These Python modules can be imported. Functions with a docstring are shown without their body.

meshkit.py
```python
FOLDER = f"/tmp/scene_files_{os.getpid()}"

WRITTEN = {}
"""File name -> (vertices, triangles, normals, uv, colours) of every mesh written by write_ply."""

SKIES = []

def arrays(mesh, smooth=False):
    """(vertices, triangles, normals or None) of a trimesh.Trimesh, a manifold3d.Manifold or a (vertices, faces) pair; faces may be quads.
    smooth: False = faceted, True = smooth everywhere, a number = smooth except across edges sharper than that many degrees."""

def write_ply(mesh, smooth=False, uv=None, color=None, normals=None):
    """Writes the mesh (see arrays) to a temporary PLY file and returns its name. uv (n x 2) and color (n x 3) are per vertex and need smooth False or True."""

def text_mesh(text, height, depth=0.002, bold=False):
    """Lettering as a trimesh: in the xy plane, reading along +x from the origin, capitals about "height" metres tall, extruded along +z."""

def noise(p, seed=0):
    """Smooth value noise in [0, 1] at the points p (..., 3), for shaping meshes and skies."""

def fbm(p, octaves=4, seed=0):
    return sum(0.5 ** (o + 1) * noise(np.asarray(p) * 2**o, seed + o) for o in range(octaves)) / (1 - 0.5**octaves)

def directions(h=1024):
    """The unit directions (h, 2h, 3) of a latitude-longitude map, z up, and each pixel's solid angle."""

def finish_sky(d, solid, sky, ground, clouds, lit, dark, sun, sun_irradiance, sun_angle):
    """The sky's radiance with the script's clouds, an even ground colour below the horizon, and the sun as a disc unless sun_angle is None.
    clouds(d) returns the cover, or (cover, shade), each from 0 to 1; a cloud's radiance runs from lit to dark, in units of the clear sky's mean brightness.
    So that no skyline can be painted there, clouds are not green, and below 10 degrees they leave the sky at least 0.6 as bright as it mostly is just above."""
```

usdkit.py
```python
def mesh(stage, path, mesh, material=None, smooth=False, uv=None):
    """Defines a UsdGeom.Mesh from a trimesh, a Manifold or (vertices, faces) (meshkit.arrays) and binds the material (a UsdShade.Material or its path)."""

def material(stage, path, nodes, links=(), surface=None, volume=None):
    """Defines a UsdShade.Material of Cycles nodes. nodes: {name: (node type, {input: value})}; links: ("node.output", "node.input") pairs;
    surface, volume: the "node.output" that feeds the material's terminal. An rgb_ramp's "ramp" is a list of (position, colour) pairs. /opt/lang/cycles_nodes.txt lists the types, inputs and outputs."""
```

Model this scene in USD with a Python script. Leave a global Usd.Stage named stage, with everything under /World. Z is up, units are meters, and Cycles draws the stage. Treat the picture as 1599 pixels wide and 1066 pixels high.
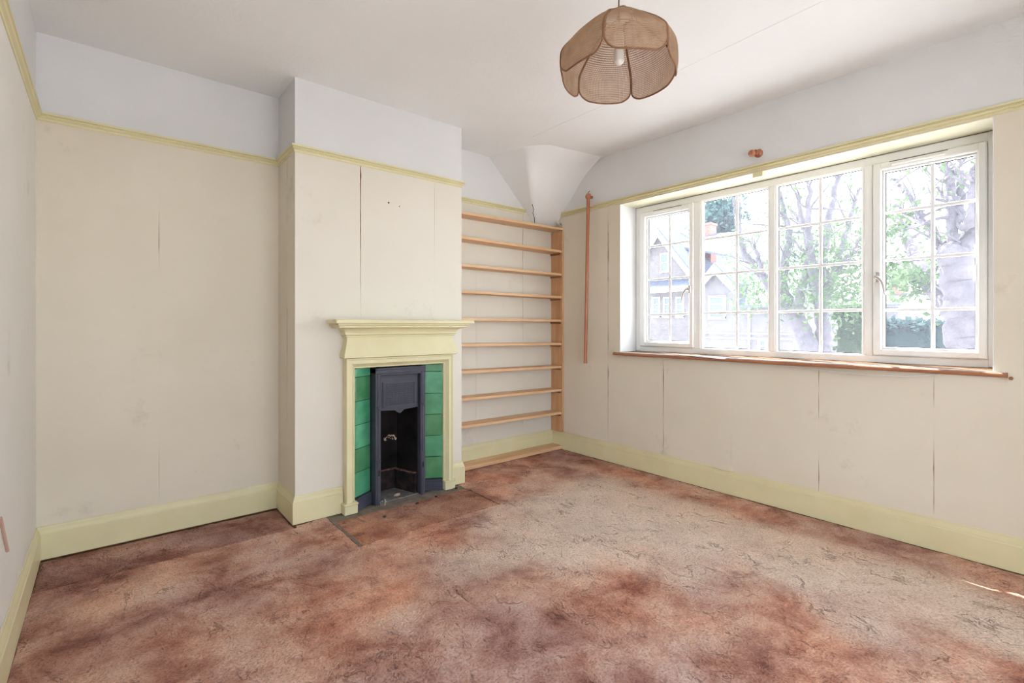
import math, random
import numpy as np, trimesh, usdkit, meshkit
from pxr import Usd, UsdGeom, UsdLux, UsdShade, Gf
from shapely.geometry import Polygon, box as sbox
from shapely.ops import unary_union

stage = Usd.Stage.CreateInMemory()
UsdGeom.SetStageUpAxis(stage, 'Z')
UsdGeom.Xform.Define(stage, '/World')
rnd = random.Random(7)
nrs = np.random.RandomState(11)
D2R = math.pi / 180

# ------------------------------------------------------------------ camera
F_PX, CX, CY = 761.53, 799.5, 507.23
YAW = 39.772 * D2R
CAM = np.array([-3.3254, -3.3818, 1.17])
cam = UsdGeom.Camera.Define(stage, '/World/camera')
cam.CreateHorizontalApertureAttr(36.0)
cam.CreateFocalLengthAttr(36.0 * F_PX / 1599)
cam.CreateVerticalApertureOffsetAttr((CY - 533.0) * 36.0 / 1599)
cam.CreateClippingRangeAttr((0.05, 2000.0))
cx_ = UsdGeom.Xformable(cam)
cx_.AddTranslateOp().Set(Gf.Vec3d(*CAM))
cx_.AddRotateZOp().Set(-math.degrees(YAW))
cx_.AddRotateXOp().Set(90.0)
EXPOSURE = 1.33
cam.CreateExposureAttr(EXPOSURE)

# ------------------------------------------------------------------ sky and sun
SUN = np.array([0.274, 0.45, 1.0]); SUN /= np.linalg.norm(SUN)      # towards the sun
SUN_EL = math.asin(SUN[2])
sky = UsdLux.DomeLight.Define(stage, '/World/sky')
sky_m = usdkit.material(stage, '/World/Looks/sky', {
    "s": ("sky_texture", {"sky_type": "multiple_scattering", "sun_disc": False, "sun_elevation": SUN_EL,
                          "sun_rotation": math.atan2(SUN[0], SUN[1]), "aerosol_density": 1.5}),
    "tc": ("texture_coordinate", {}),
    "n": ("noise_texture", {"scale": 2.2, "detail": 5, "roughness": 0.6}),
    "r": ("rgb_ramp", {"ramp": [(0.30, (0.45,) * 3), (0.62, (0.95,) * 3)]}),
    "m": ("mix", {"color2": (7.2, 7.3, 7.5)}),
    "b": ("background_shader", {"strength": 0.24}),
}, [("tc.generated", "n.vector"), ("n.fac", "r.fac"), ("r.color", "m.fac"), ("s.color", "m.color1"), ("m.color", "b.color")],
    surface="b.background")
UsdShade.MaterialBindingAPI.Apply(sky.GetPrim()).Bind(sky_m)
sun = UsdLux.DistantLight.Define(stage, '/World/sun')
sun.CreateIntensityAttr(2.5)
sun.CreateNormalizeAttr(True)
sun.CreateAngleAttr(0.53)
sun.CreateColorAttr(Gf.Vec3f(1.0, 0.97, 0.93))
zax = SUN
xax = np.cross([0, 1, 0], zax); xax /= np.linalg.norm(xax)
yax = np.cross(zax, xax)
UsdGeom.Xformable(sun).AddTransformOp().Set(Gf.Matrix4d(*[float(v) for r_ in (xax, yax, zax) for v in (*r_, 0)], 0, 0, 0, 1))

# ------------------------------------------------------------------ helpers
used, origin = {}, {}

def path_for(name, parent=None):
    base = str(parent.GetPath()) if parent is not None else '/World'
    key = base + '/' + name
    n = used.get(key, 0)
    used[key] = n + 1
    return key if n == 0 else f'{key}_{n:03d}'

def tag(p, label=None, cat=None, group=None, kind=None):
    for k, v in (('label', label), ('category', cat), ('group', group), ('kind', kind)):
        if v:
            p.SetCustomDataByKey(k, v)
    return p

def thing(name, loc=(0, 0, 0), label=None, cat=None, group=None, kind=None):
    x = UsdGeom.Xform.Define(stage, path_for(name))
    x.AddTranslateOp().Set(Gf.Vec3d(*map(float, loc)))
    p = x.GetPrim()
    origin[str(p.GetPath())] = np.array(loc, float)
    return tag(p, label, cat, group, kind)

def obj(name, mesh, m, parent=None, label=None, cat=None, group=None, kind=None, smooth=False, uv=None):
    """One Mesh prim; the mesh is given in room coordinates."""
    if isinstance(mesh, list):
        mesh = trimesh.util.concatenate(mesh)
    o = origin[str(parent.GetPath())] if parent is not None else np.zeros(3)
    mesh = mesh.copy()
    mesh.apply_translation(-o)
    p = usdkit.mesh(stage, path_for(name, parent), mesh, m, smooth=smooth, uv=uv).GetPrim()
    origin[str(p.GetPath())] = o
    return tag(p, label, cat, group, kind)

def bb(lo, hi, b=0.0):
    """A box between two corners, its edges chamfered by b."""
    lo, hi = np.minimum(lo, hi).astype(float), np.maximum(lo, hi).astype(float)
    if b <= 0:
        m = trimesh.creation.box(hi - lo)
        m.apply_translation((lo + hi) / 2)
        return m
    b = min(b, 0.49 * float((hi - lo).min()))
    pts = []
    for sx in (0, 1):
        for sy in (0, 1):
            for sz in (0, 1):
                c = np.where([sx, sy, sz], hi, lo)
                s = np.where([sx, sy, sz], -1, 1)
                for k in range(3):
                    q = c + s * b
                    q[k] = c[k]
                    pts.append(q)
    return trimesh.Trimesh(np.array(pts)).convex_hull

def tube(pts, r, n=10, cap=True):
    pts = np.array(pts, float)
    r = np.broadcast_to(np.asarray(r, float), (len(pts),))
    t = np.gradient(pts, axis=0)
    t /= np.linalg.norm(t, axis=1, keepdims=True) + 1e-12
    up = np.array([0, 0, 1.0]) if abs(t[0][2]) < 0.9 else np.array([1.0, 0, 0])
    a = np.cross(t[0], up); a /= np.linalg.norm(a)
    V = []
    for i in range(len(pts)):
        a = a - t[i] * (a @ t[i]); a /= np.linalg.norm(a) + 1e-12
        b = np.cross(t[i], a)
        th = np.arange(n) * 2 * math.pi / n
        V.append(pts[i] + r[i] * (np.cos(th)[:, None] * a + np.sin(th)[:, None] * b))
    V = np.vstack(V)
    Fc = []
    for i in range(len(pts) - 1):
        for j in range(n):
            p, q = i * n + j, i * n + (j + 1) % n
            Fc += [(p, q, q + n), (p, q + n, p + n)]
    if cap:
        V = np.vstack([V, pts[0], pts[-1]])
        c0, c1, e = len(V) - 2, len(V) - 1, (len(pts) - 1) * n
        for j in range(n):
            Fc += [(c0, (j + 1) % n, j), (c1, e + j, e + (j + 1) % n)]
    return trimesh.Trimesh(V, Fc, process=False)

def lathe(profile, n=24, loc=(0, 0, 0), axis='z'):
    """profile: (radius, height) pairs."""
    m = trimesh.creation.revolve(np.array(profile, float), sections=n)
    if axis == 'x':
        m.apply_transform(trimesh.transformations.rotation_matrix(math.pi / 2, [0, 1, 0]))
    m.apply_translation(loc)
    return m

def grid_mesh(V, nu, nv, close_u=False):
    Fc = []
    for i in range(nu - (0 if close_u else 1)):
        for j in range(nv - 1):
            a, b = i * nv + j, ((i + 1) % nu) * nv + j
            Fc += [(a, b, b + 1), (a, b + 1, a + 1)]
    return trimesh.Trimesh(V, Fc, process=False)

def moulding(p0, p1, out, prof, m0=0.0, m1=0.0):
    """A profile [(projection, height)] run from p0 to p1 (floor plan points) along a wall whose outward
    normal is out; m0 / m1 mitre the ends: the end moves back by m * projection along the run."""
    p0, p1, out = np.array(p0, float), np.array(p1, float), np.array(out, float)
    t = (p1 - p0) / np.linalg.norm(p1 - p0)
    prof = np.array(prof, float)
    n = len(prof)
    V = []
    for p, s in ((p0, m0), (p1, -m1)):
        for d, z in prof:
            q = p + out * d + t * (s * d)
            V.append((q[0], q[1], z))
    V = np.array(V)
    Fc = []
    for j in range(n):
        k = (j + 1) % n
        Fc += [(j, k, n + k), (j, n + k, n + j)]
    from shapely.geometry import Polygon as P
    import mapbox_earcut as me
    try:
        tri = me.triangulate_float64(prof, np.array([n], np.uint32)).reshape(-1, 3)
    except Exception:
        tri = np.array([(0, i, i + 1) for i in range(1, n - 1)])
    for a, b, c in tri:
        Fc += [(a, b, c), (n + a, n + c, n + b)]
    m = trimesh.Trimesh(V, Fc, process=False)
    trimesh.repair.fix_normals(m)
    return m

def prism(poly2d, to3, t0, t1):
    """Extrudes a shapely polygon; to3(h, z, d) maps plan coordinates and depth to the room."""
    out = []
    for g in (getattr(poly2d, 'geoms', None) or [poly2d]):
        if g.is_empty or g.area < 1e-9:
            continue
        m = trimesh.creation.extrude_polygon(g, t1 - t0, engine='earcut')
        v = np.array(m.vertices)
        m = trimesh.Trimesh(to3(v[:, 0], v[:, 1], v[:, 2] + t0), m.faces, process=False)
        trimesh.repair.fix_normals(m)
        out.append(m)
    return trimesh.util.concatenate(out)

def at(u, v, X):
    """The point on the plane x = X (outside) that lies in the direction of pixel (u, v) of the photograph."""
    a, b = (u - CX) / F_PX, -(v - CY) / F_PX
    d = np.array([a * math.cos(YAW) + math.sin(YAW), -a * math.sin(YAW) + math.cos(YAW), b])
    return CAM + d * (X - CAM[0]) / d[0]

# ------------------------------------------------------------------ materials
def M(name, nodes, links, surface):
    return usdkit.material(stage, '/World/Looks/' + name, nodes, links, surface=surface)

def plain(name, col, rough=0.5, spec=0.5, metal=0.0, **kw):
    return M(name, {"p": ("principled_bsdf", {"base_color": col, "roughness": rough, "specular_ior_level": spec, "metallic": metal, **kw})}, [], "p.BSDF")

def mottled(name, stops, scale=3.0, detail=4, rough=0.6, bump=0.0, bscale=60.0, bdist=0.002, spec=0.4, stretch=(1, 1, 1), distortion=0.0, lo=0.3, hi=0.7, **kw):
    """Noise-tinted surface: stops are colours from the low to the high end of the noise."""
    ramp = [(lo + (hi - lo) * i / (len(stops) - 1), c) for i, c in enumerate(stops)]
    nodes = {"g": ("geometry", {}), "mp": ("mapping", {"scale": stretch}),
             "n": ("noise_texture", {"scale": scale, "detail": detail, "roughness": 0.6, "distortion": distortion}),
             "r": ("rgb_ramp", {"ramp": ramp}),
             "p": ("principled_bsdf", {"roughness": rough, "specular_ior_level": spec, **kw})}
    links = [("g.position", "mp.vector"), ("mp.vector", "n.vector"), ("n.fac", "r.fac"), ("r.color", "p.base_color")]
    if bump:
        nodes["b"] = ("noise_texture", {"scale": bscale, "detail": 3})
        nodes["bm"] = ("bump", {"strength": bump, "distance": bdist})
        links += [("g.position", "b.vector"), ("b.fac", "bm.height"), ("bm.normal", "p.normal")]
    return M(name, nodes, links, "p.BSDF")

m_ceil = mottled('ceiling_paint', [(.84, .835, .82), (.88, .875, .86)], 1.2, 4, .75, .25, 55, .005)
m_frieze = mottled('frieze_paint', [(.70, .685, .665), (.745, .73, .715)], 1.5, 4, .7, .3, 70, .003)
m_white = mottled('white_paint', [(.78, .78, .77), (.83, .83, .82)], 3, 3, .5, .2, 90, .002)

def paper_mat(name, a, b):
    """Old cream wallpaper: mottled, with scattered dirty smudges."""
    return M(name, {
        "g": ("geometry", {}),
        "n": ("noise_texture", {"scale": 1.3, "detail": 5, "roughness": .55}),
        "r": ("rgb_ramp", {"ramp": [(.3, a), (.7, b)]}),
        "d": ("noise_texture", {"scale": 2.7, "detail": 8, "roughness": .72}),
        "dr": ("rgb_ramp", {"ramp": [(.60, (0, 0, 0)), (.74, (.38,) * 3)]}),
        "mx": ("mix", {"color2": (.40, .33, .24)}),
        "f": ("noise_texture", {"scale": 120, "detail": 2}),
        "bm": ("bump", {"strength": .12, "distance": .002}),
        "p": ("principled_bsdf", {"roughness": .62, "specular_ior_level": .3})},
        [("g.position", "n.vector"), ("g.position", "d.vector"), ("g.position", "f.vector"), ("n.fac", "r.fac"), ("d.fac", "dr.fac"),
         ("dr.color", "mx.fac"), ("r.color", "mx.color1"), ("mx.color", "p.base_color"), ("f.fac", "bm.height"), ("bm.normal", "p.normal")], "p.BSDF")

m_paper = paper_mat('cream_wallpaper', (.70, .625, .495), (.76, .69, .565))
m_paper_w = paper_mat('cream_wallpaper_pale', (.72, .665, .56), (.77, .715, .615))
m_paper_l = paper_mat('cream_wallpaper_light', (.77, .735, .665), (.81, .78, .715))
m_plaster = mottled('old_plaster', [(.13, .065, .03), (.30, .17, .09)], 14, 4, .9)
m_yellow = mottled('yellow_gloss_paint', [(.71, .64, .38), (.76, .695, .43)], 5, 4, .35, .15, 50, .002, .5)
m_soffit = plain('soffit_paint', (.80, .77, .58), .45)
m_upvc = plain('white_plastic', (.88, .875, .84), .3, .5)
m_bar = plain('glazing_bar_white', (.88, .885, .9), .4)
m_rubber = plain('black_rubber', (.03, .03, .035), .5)
m_chrome = plain('handle_metal', (.62, .60, .57), .28, .5, .85)
m_sill_wood = mottled('sill_wood', [(.28, .115, .055), (.46, .20, .10)], 6, 5, .4, .2, 80, .002, .5, (1, 1, 6))
m_sill_paint = mottled('sill_white_paint', [(.78, .78, .78), (.84, .84, .84)], 8, 3, .35, .4, 25, .004)
m_pine = mottled('pine', [(.66, .37, .18), (.74, .46, .25), (.78, .52, .31)], 2.6, 6, .45, .15, 60, .001, .4, (.7, 9, 9), .6)
m_pine_up = mottled('pine_upright', [(.52, .26, .115), (.61, .335, .165), (.65, .38, .20)], 2.6, 6, .45, .15, 60, .001, .4, (9, 9, .7), .6)
m_pine_dark = mottled('stained_batten', [(.22, .09, .035), (.34, .16, .07)], 5, 4, .5)
m_pole = mottled('varnished_pole', [(.36, .115, .05), (.47, .175, .085)], 6, 5, .25, 0, 50, .001, .5, (6, 6, .8))
m_iron = mottled('painted_cast_iron', [(.042, .043, .062), (.065, .066, .09)], 9, 4, .42, .25, 160, .001, .5)
m_soot = mottled('soot', [(.006, .005, .005), (.022, .017, .015)], 7, 5, .95, .5, 60, .006, .1)
m_fbrick = mottled('scorched_brick', [(.010, .009, .009), (.022, .016, .015), (.05, .03, .025)], 16, 6, .95, .6, 90, .004, .1)
m_edge = mottled('worn_brick_edge', [(.05, .03, .025), (.22, .10, .07), (.36, .19, .14)], 40, 5, .95)
m_ash = mottled('ash_bed', [(.13, .12, .12), (.25, .235, .23)], 22, 6, .95, .6, 80, .008, .1)
m_hearth = mottled('hearth_concrete', [(.15, .12, .095), (.29, .24, .19)], 14, 6, .9, .5, 70, .005, .2)
m_chip = plain('pale_chip', (.58, .40, .29), .8)
m_chip_d = plain('dark_grit', (.05, .04, .035), .9)
m_cable = plain('cable_white', (.72, .70, .66), .45)
m_flex = plain('flex_brown', (.17, .13, .10), .5)
m_piping = mottled('shade_piping', [(.19, .085, .04), (.28, .14, .07)], 40, 3, .6)
m_bulb = plain('opal_glass', (.86, .83, .78), .25)
m_holder = plain('lampholder', (.80, .77, .70), .35)
m_vent = plain('vent_grey', (.16, .15, .14), .7)
m_strip = plain('strip_brown', (.52, .33, .26), .6)
m_dark = plain('dark_gap', (.02, .018, .016), .9)

def tile_mat(name, lo_c, hi_c):
    return M(name, {"g": ("geometry", {}),
        "n": ("noise_texture", {"scale": 7.5, "detail": 4, "roughness": .55}),
        "r": ("rgb_ramp", {"ramp": [(.3, lo_c), (.68, hi_c)]}),
        "c": ("noise_texture", {"scale": 9, "detail": 1}), "bm": ("bump", {"strength": .10, "distance": .012}),
        "p": ("principled_bsdf", {"roughness": .16, "specular_ior_level": .55, "coat_weight": .5, "coat_roughness": .06})},
        [("g.position", "n.vector"), ("n.fac", "r.fac"), ("r.color", "p.base_color"), ("g.position", "c.vector"), ("c.fac", "bm.height"), ("bm.normal", "p.normal")], "p.BSDF")
m_tiles = [tile_mat('green_glaze', (.045, .215, .10), (.09, .345, .185)), tile_mat('green_glaze_pale', (.055, .25, .12), (.115, .395, .22)), tile_mat('green_glaze_deep', (.04, .165, .065), (.08, .27, .125))]

# pane: clear, with the reflection of glass and a haze put in to wash out the view outside
m_glass = M('window_glass', {
    "lw": ("layer_weight", {"blend": .5}), "pw": ("math", {"math_type": "power", "value2": 4.0}), "sc": ("math", {"math_type": "multiply_add", "value2": .35, "value3": .015}),
    "t": ("transparent_bsdf", {"color": (.97, .98, .985)}), "gl": ("glossy_bsdf", {"color": (1, 1, 1), "roughness": .01}),
    "veil": ("translucent_bsdf", {"color": (.85, .86, .95)}), "m1": ("mix_closure", {"fac": .018}), "m2": ("mix_closure", {})},
    [("lw.facing", "pw.value1"), ("pw.value", "sc.value1"), ("sc.value", "m2.fac"),
     ("t.BSDF", "m1.closure1"), ("veil.BSDF", "m1.closure2"), ("m1.closure", "m2.closure1"), ("gl.BSDF", "m2.closure2")], "m2.closure")

# carpet: sculpted mottled pile; lighter in a band from the hearth to the window
def carpet_mat(name, mul, lighten):
  return M(name, {
    "g": ("geometry", {}), "xyz": ("separate_xyz", {}),
    "n1": ("noise_texture", {"scale": 3.6, "detail": 9, "roughness": .66, "distortion": .35}),
    "r1": ("rgb_ramp", {"ramp": [(.33, (.25, .095, .062)), (.42, (.43, .205, .14)), (.50, (.57, .32, .23)), (.58, (.67, .42, .31)), (.70, (.76, .54, .425))]}),
    "n2": ("noise_texture", {"scale": 1.25, "detail": 4, "roughness": .55}),
    "r2": ("rgb_ramp", {"ramp": [(.36, (1.14, .93, .80)), (.48, (1.02, .99, .97)), (.64, (.80, .80, .90))]}),
    "m2": ("mix", {"mix_type": "multiply", "fac": 1.0}), "mm": ("mix", {"mix_type": "multiply", "fac": 1.0, "color2": mul}),
    # lighter: a broad track from the hearth to the window, with ragged edges
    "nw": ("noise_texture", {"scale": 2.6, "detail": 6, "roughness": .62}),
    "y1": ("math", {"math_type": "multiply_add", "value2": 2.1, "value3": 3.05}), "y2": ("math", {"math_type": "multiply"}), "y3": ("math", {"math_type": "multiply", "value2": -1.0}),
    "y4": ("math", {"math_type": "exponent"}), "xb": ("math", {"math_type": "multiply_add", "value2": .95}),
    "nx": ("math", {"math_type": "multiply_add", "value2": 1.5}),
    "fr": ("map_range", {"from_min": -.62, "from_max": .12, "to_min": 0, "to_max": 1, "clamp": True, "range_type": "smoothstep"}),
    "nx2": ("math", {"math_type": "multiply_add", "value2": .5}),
    "fr2": ("map_range", {"from_min": -.24, "from_max": .06, "to_min": 1, "to_max": 0, "clamp": True, "range_type": "smoothstep"}),  # keeps a darker strip by the window skirting, part shade put into the colour
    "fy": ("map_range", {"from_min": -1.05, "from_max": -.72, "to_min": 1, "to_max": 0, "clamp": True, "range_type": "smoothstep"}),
    "fm": ("math", {"math_type": "multiply"}), "fm1": ("math", {"math_type": "multiply"}), "fm2": ("math", {"math_type": "multiply", "value2": lighten}),
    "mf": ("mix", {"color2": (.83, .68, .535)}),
    # partings between the tufts
    "nd": ("noise_texture", {"scale": 7.0, "detail": 5, "roughness": .6}), "ndm": ("vector_math", {"math_type": "multiply_add", "vector2": (.38, .38, 0), "vector3": (0, 0, 0)}), "va": ("vector_math", {"math_type": "add"}),
    "vo": ("voronoi_texture", {"feature": "distance_to_edge", "scale": 5.2}),
    "lr": ("map_range", {"from_min": .004, "from_max": .020, "to_min": 1, "to_max": 0, "clamp": True}),
    "nm": ("noise_texture", {"scale": 6.5, "detail": 3}),
    "lm": ("map_range", {"from_min": .53, "from_max": .66, "to_min": 0, "to_max": .62, "clamp": True}),
    "ll": ("math", {"math_type": "multiply"}),
    "mp": ("mapping", {"scale": (7.5, 4.2, 1), "rotation": (0, 0, .5)}), "ns": ("noise_texture", {"scale": 1.0, "detail": 5, "roughness": .6, "distortion": .5}),
    "c1": ("math", {"math_type": "subtract", "value2": .5}), "c2": ("math", {"math_type": "absolute"}),
    "c3": ("map_range", {"from_min": .002, "from_max": .011, "to_min": 1, "to_max": 0, "clamp": True}),
    "nk": ("noise_texture", {"scale": 5.3, "detail": 3}), "ck": ("map_range", {"from_min": .50, "from_max": .58, "to_min": 0, "to_max": .62, "clamp": True}), "c4": ("math", {"math_type": "multiply"}),
    "mp2": ("mapping", {"scale": (70, 24, 1), "rotation": (0, 0, .12)}), "ns2": ("noise_texture", {"scale": 1.0, "detail": 2, "roughness": .5}),
    "st2": ("map_range", {"from_min": .64, "from_max": .76, "to_min": 0, "to_max": .5, "clamp": True}), "st": ("math", {"math_type": "maximum"}),
    "mxl": ("math", {"math_type": "maximum"}),
    "md": ("mix", {"mix_type": "multiply", "color2": (.34, .25, .22)}),
    "nf": ("noise_texture", {"scale": 105, "detail": 2, "roughness": .6}),
    "rf": ("rgb_ramp", {"ramp": [(.32, (.76,) * 3), (.5, (1.0,) * 3), (.68, (1.14,) * 3)]}),
    "mfine": ("mix", {"mix_type": "multiply", "fac": 1.0}),
    "hh": ("math", {"math_type": "multiply_add", "value2": -.9}),
    "bm": ("bump", {"strength": .9, "distance": .010}),
    "p": ("principled_bsdf", {"roughness": .95, "specular_ior_level": .05, "sheen_weight": .08, "sheen_roughness": .5})},
    [("g.position", f"{k}.vector") for k in ("n1", "n2", "xyz", "nw", "nd", "nm", "nf", "mp", "mp2", "nk")] +
    [("n1.fac", "r1.fac"), ("n2.fac", "r2.fac"), ("r1.color", "m2.color1"), ("r2.color", "m2.color2"),
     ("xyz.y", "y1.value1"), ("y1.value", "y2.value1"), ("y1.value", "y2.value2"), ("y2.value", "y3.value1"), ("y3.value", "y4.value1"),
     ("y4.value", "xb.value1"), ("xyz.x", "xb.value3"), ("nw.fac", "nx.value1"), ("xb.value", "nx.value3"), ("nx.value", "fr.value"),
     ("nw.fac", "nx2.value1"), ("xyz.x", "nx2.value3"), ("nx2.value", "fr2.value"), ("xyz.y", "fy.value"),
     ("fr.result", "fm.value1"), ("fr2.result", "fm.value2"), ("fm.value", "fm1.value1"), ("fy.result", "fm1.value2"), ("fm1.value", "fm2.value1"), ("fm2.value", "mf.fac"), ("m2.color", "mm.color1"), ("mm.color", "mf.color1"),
     ("nd.color", "ndm.vector1"), ("ndm.vector", "va.vector1"), ("g.position", "va.vector2"), ("va.vector", "vo.vector"), ("vo.distance", "lr.value"), ("nm.fac", "lm.value"),
     ("lr.result", "ll.value1"), ("lm.result", "ll.value2"), ("mp.vector", "ns.vector"), ("ns.fac", "c1.value1"), ("c1.value", "c2.value1"), ("c2.value", "c3.value"), ("nk.fac", "ck.value"), ("c3.result", "c4.value1"), ("ck.result", "c4.value2"), ("mp2.vector", "ns2.vector"), ("ns2.fac", "st2.value"), ("c4.value", "st.value1"), ("st2.result", "st.value2"), ("ll.value", "mxl.value1"), ("st.value", "mxl.value2"),
     ("mxl.value", "md.fac"), ("mf.color", "md.color1"),
     ("nf.fac", "rf.fac"), ("md.color", "mfine.color1"), ("rf.color", "mfine.color2"), ("mfine.color", "p.base_color"),
     ("mxl.value", "hh.value1"), ("nf.fac", "hh.value3"), ("hh.value", "bm.height"), ("bm.normal", "p.normal")], "p.BSDF")

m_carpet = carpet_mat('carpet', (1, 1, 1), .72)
m_carpet_s = carpet_mat('carpet_dark', (.70, .66, .68), 0.0)
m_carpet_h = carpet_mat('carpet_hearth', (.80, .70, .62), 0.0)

# lampshade weave: fine threads with small holes; thin enough to pass light
m_weave = M('raffia_weave', {
    "u": ("uvmap", {"attribute": "st"}), "s": ("separate_xyz", {}),
    "a": ("math", {"math_type": "multiply", "value2": 2 * math.pi * 46}), "a2": ("math", {"math_type": "sine"}),
    "b": ("math", {"math_type": "multiply", "value2": 2 * math.pi * 30}), "b2": ("math", {"math_type": "sine"}),
    "mx": ("math", {"math_type": "maximum"}),
    "hole": ("map_range", {"from_min": -.1, "from_max": .52, "to_min": .92, "to_max": 0, "clamp": True}),
    "g": ("geometry", {}), "n": ("noise_texture", {"scale": 30, "detail": 4}),
    "r": ("rgb_ramp", {"ramp": [(.3, (.52, .36, .24)), (.7, (.66, .485, .335))]}),
    "d": ("diffuse_bsdf", {}), "t": ("translucent_bsdf", {}), "m1": ("mix_closure", {"fac": .5}),
    "c": ("transparent_bsdf", {}), "m2": ("mix_closure", {}),
    "bm": ("bump", {"strength": .4, "distance": .002})},
    [("u.UV", "s.vector"), ("s.x", "a.value1"), ("a.value", "a2.value1"), ("s.y", "b.value1"), ("b.value", "b2.value1"),
     ("a2.value", "mx.value1"), ("b2.value", "mx.value2"), ("mx.value", "hole.value"), ("mx.value", "bm.height"),
     ("g.position", "n.vector"), ("n.fac", "r.fac"), ("r.color", "d.color"), ("r.color", "t.color"), ("bm.normal", "d.normal"),
     ("d.BSDF", "m1.closure1"), ("t.BSDF", "m1.closure2"), ("m1.closure", "m2.closure1"), ("c.BSDF", "m2.closure2"), ("hole.result", "m2.fac")], "m2.closure")

# outside
m_render = mottled('house_render', [(.125, .112, .112), (.165, .15, .145)], 3, 4, .9)
m_render2 = mottled('house_render_pale', [(.13, .12, .125), (.165, .155, .16)], 3, 4, .9)
m_slate = mottled('slate', [(.07, .085, .13), (.11, .13, .18)], 5, 4, .7)
m_lawn = mottled('lawn_grass', [(.10, .17, .05), (.22, .30, .10)], .6, 5, .95)
m_wood_w = plain('white_woodwork', (.80, .80, .80), .5)
m_winglass = plain('far_glass', (.10, .13, .20), .15)
m_chim = mottled('red_brick', [(.33, .11, .08), (.45, .19, .14)], 8, 3, .9)
m_bark = mottled('bark', [(.085, .075, .085), (.15, .135, .15)], 6, 5, .95, .6, 20, .02)
def leaf_mat(name, col):
    return M(name, {"d": ("diffuse_bsdf", {"color": col}), "t": ("translucent_bsdf", {"color": [c * 1.2 for c in col]}), "m": ("mix_closure", {"fac": .45})},
             [("d.BSDF", "m.closure1"), ("t.BSDF", "m.closure2")], "m.closure")
m_leaf = leaf_mat('leaf_fresh', (.085, .135, .06))
m_leaf_d = leaf_mat('leaf_dark', (.055, .10, .095))
m_asphalt = mottled('pale_ground', [(.43, .43, .43), (.52, .52, .515)], .7, 5, .95)

# ------------------------------------------------------------------ room shell
W, YB, ZC, RAIL = 3.595, -4.30, 2.63, 2.19           # left wall x = -W, wall behind the camera y = YB
CHX0, CHX1, CHY = -2.468, -1.297, -.354              # chimney breast
WY0, WY1, WZ0, WZ1 = -3.057, -.808, .945, 2.185      # window opening in the wall x = 0
TH = .29

obj('floor', bb((-W - TH, YB - TH, -.16), (TH, .30, -.012)), m_plaster, kind='structure', label='bare sub-floor under the fitted carpet')
ceil_p = obj('ceiling', bb((-W - TH, YB - TH, ZC), (TH, .30, ZC + .16)), m_ceil, kind='structure', label='textured white ceiling of the whole room')

to_back = lambda h, z, d: np.stack([h, -d, z], -1)                       # h = x, d = towards the room
to_front = lambda h, z, d: np.stack([h, CHY - d, z], -1)
to_right = lambda h, z, d: np.stack([-d, h, z], -1)                      # h = y
to_left = lambda h, z, d: np.stack([-W + d, h, z], -1)
to_cl = lambda h, z, d: np.stack([CHX0 - d, h, z], -1)
to_cr = lambda h, z, d: np.stack([CHX1 + d, h, z], -1)
to_rear = lambda h, z, d: np.stack([h, YB + d, z], -1)

def gap_fn(peaks, base=.00012):
    return lambda z: base + sum(a * math.exp(-((z - c) / s) ** 2) for c, s, a in peaks)

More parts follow.
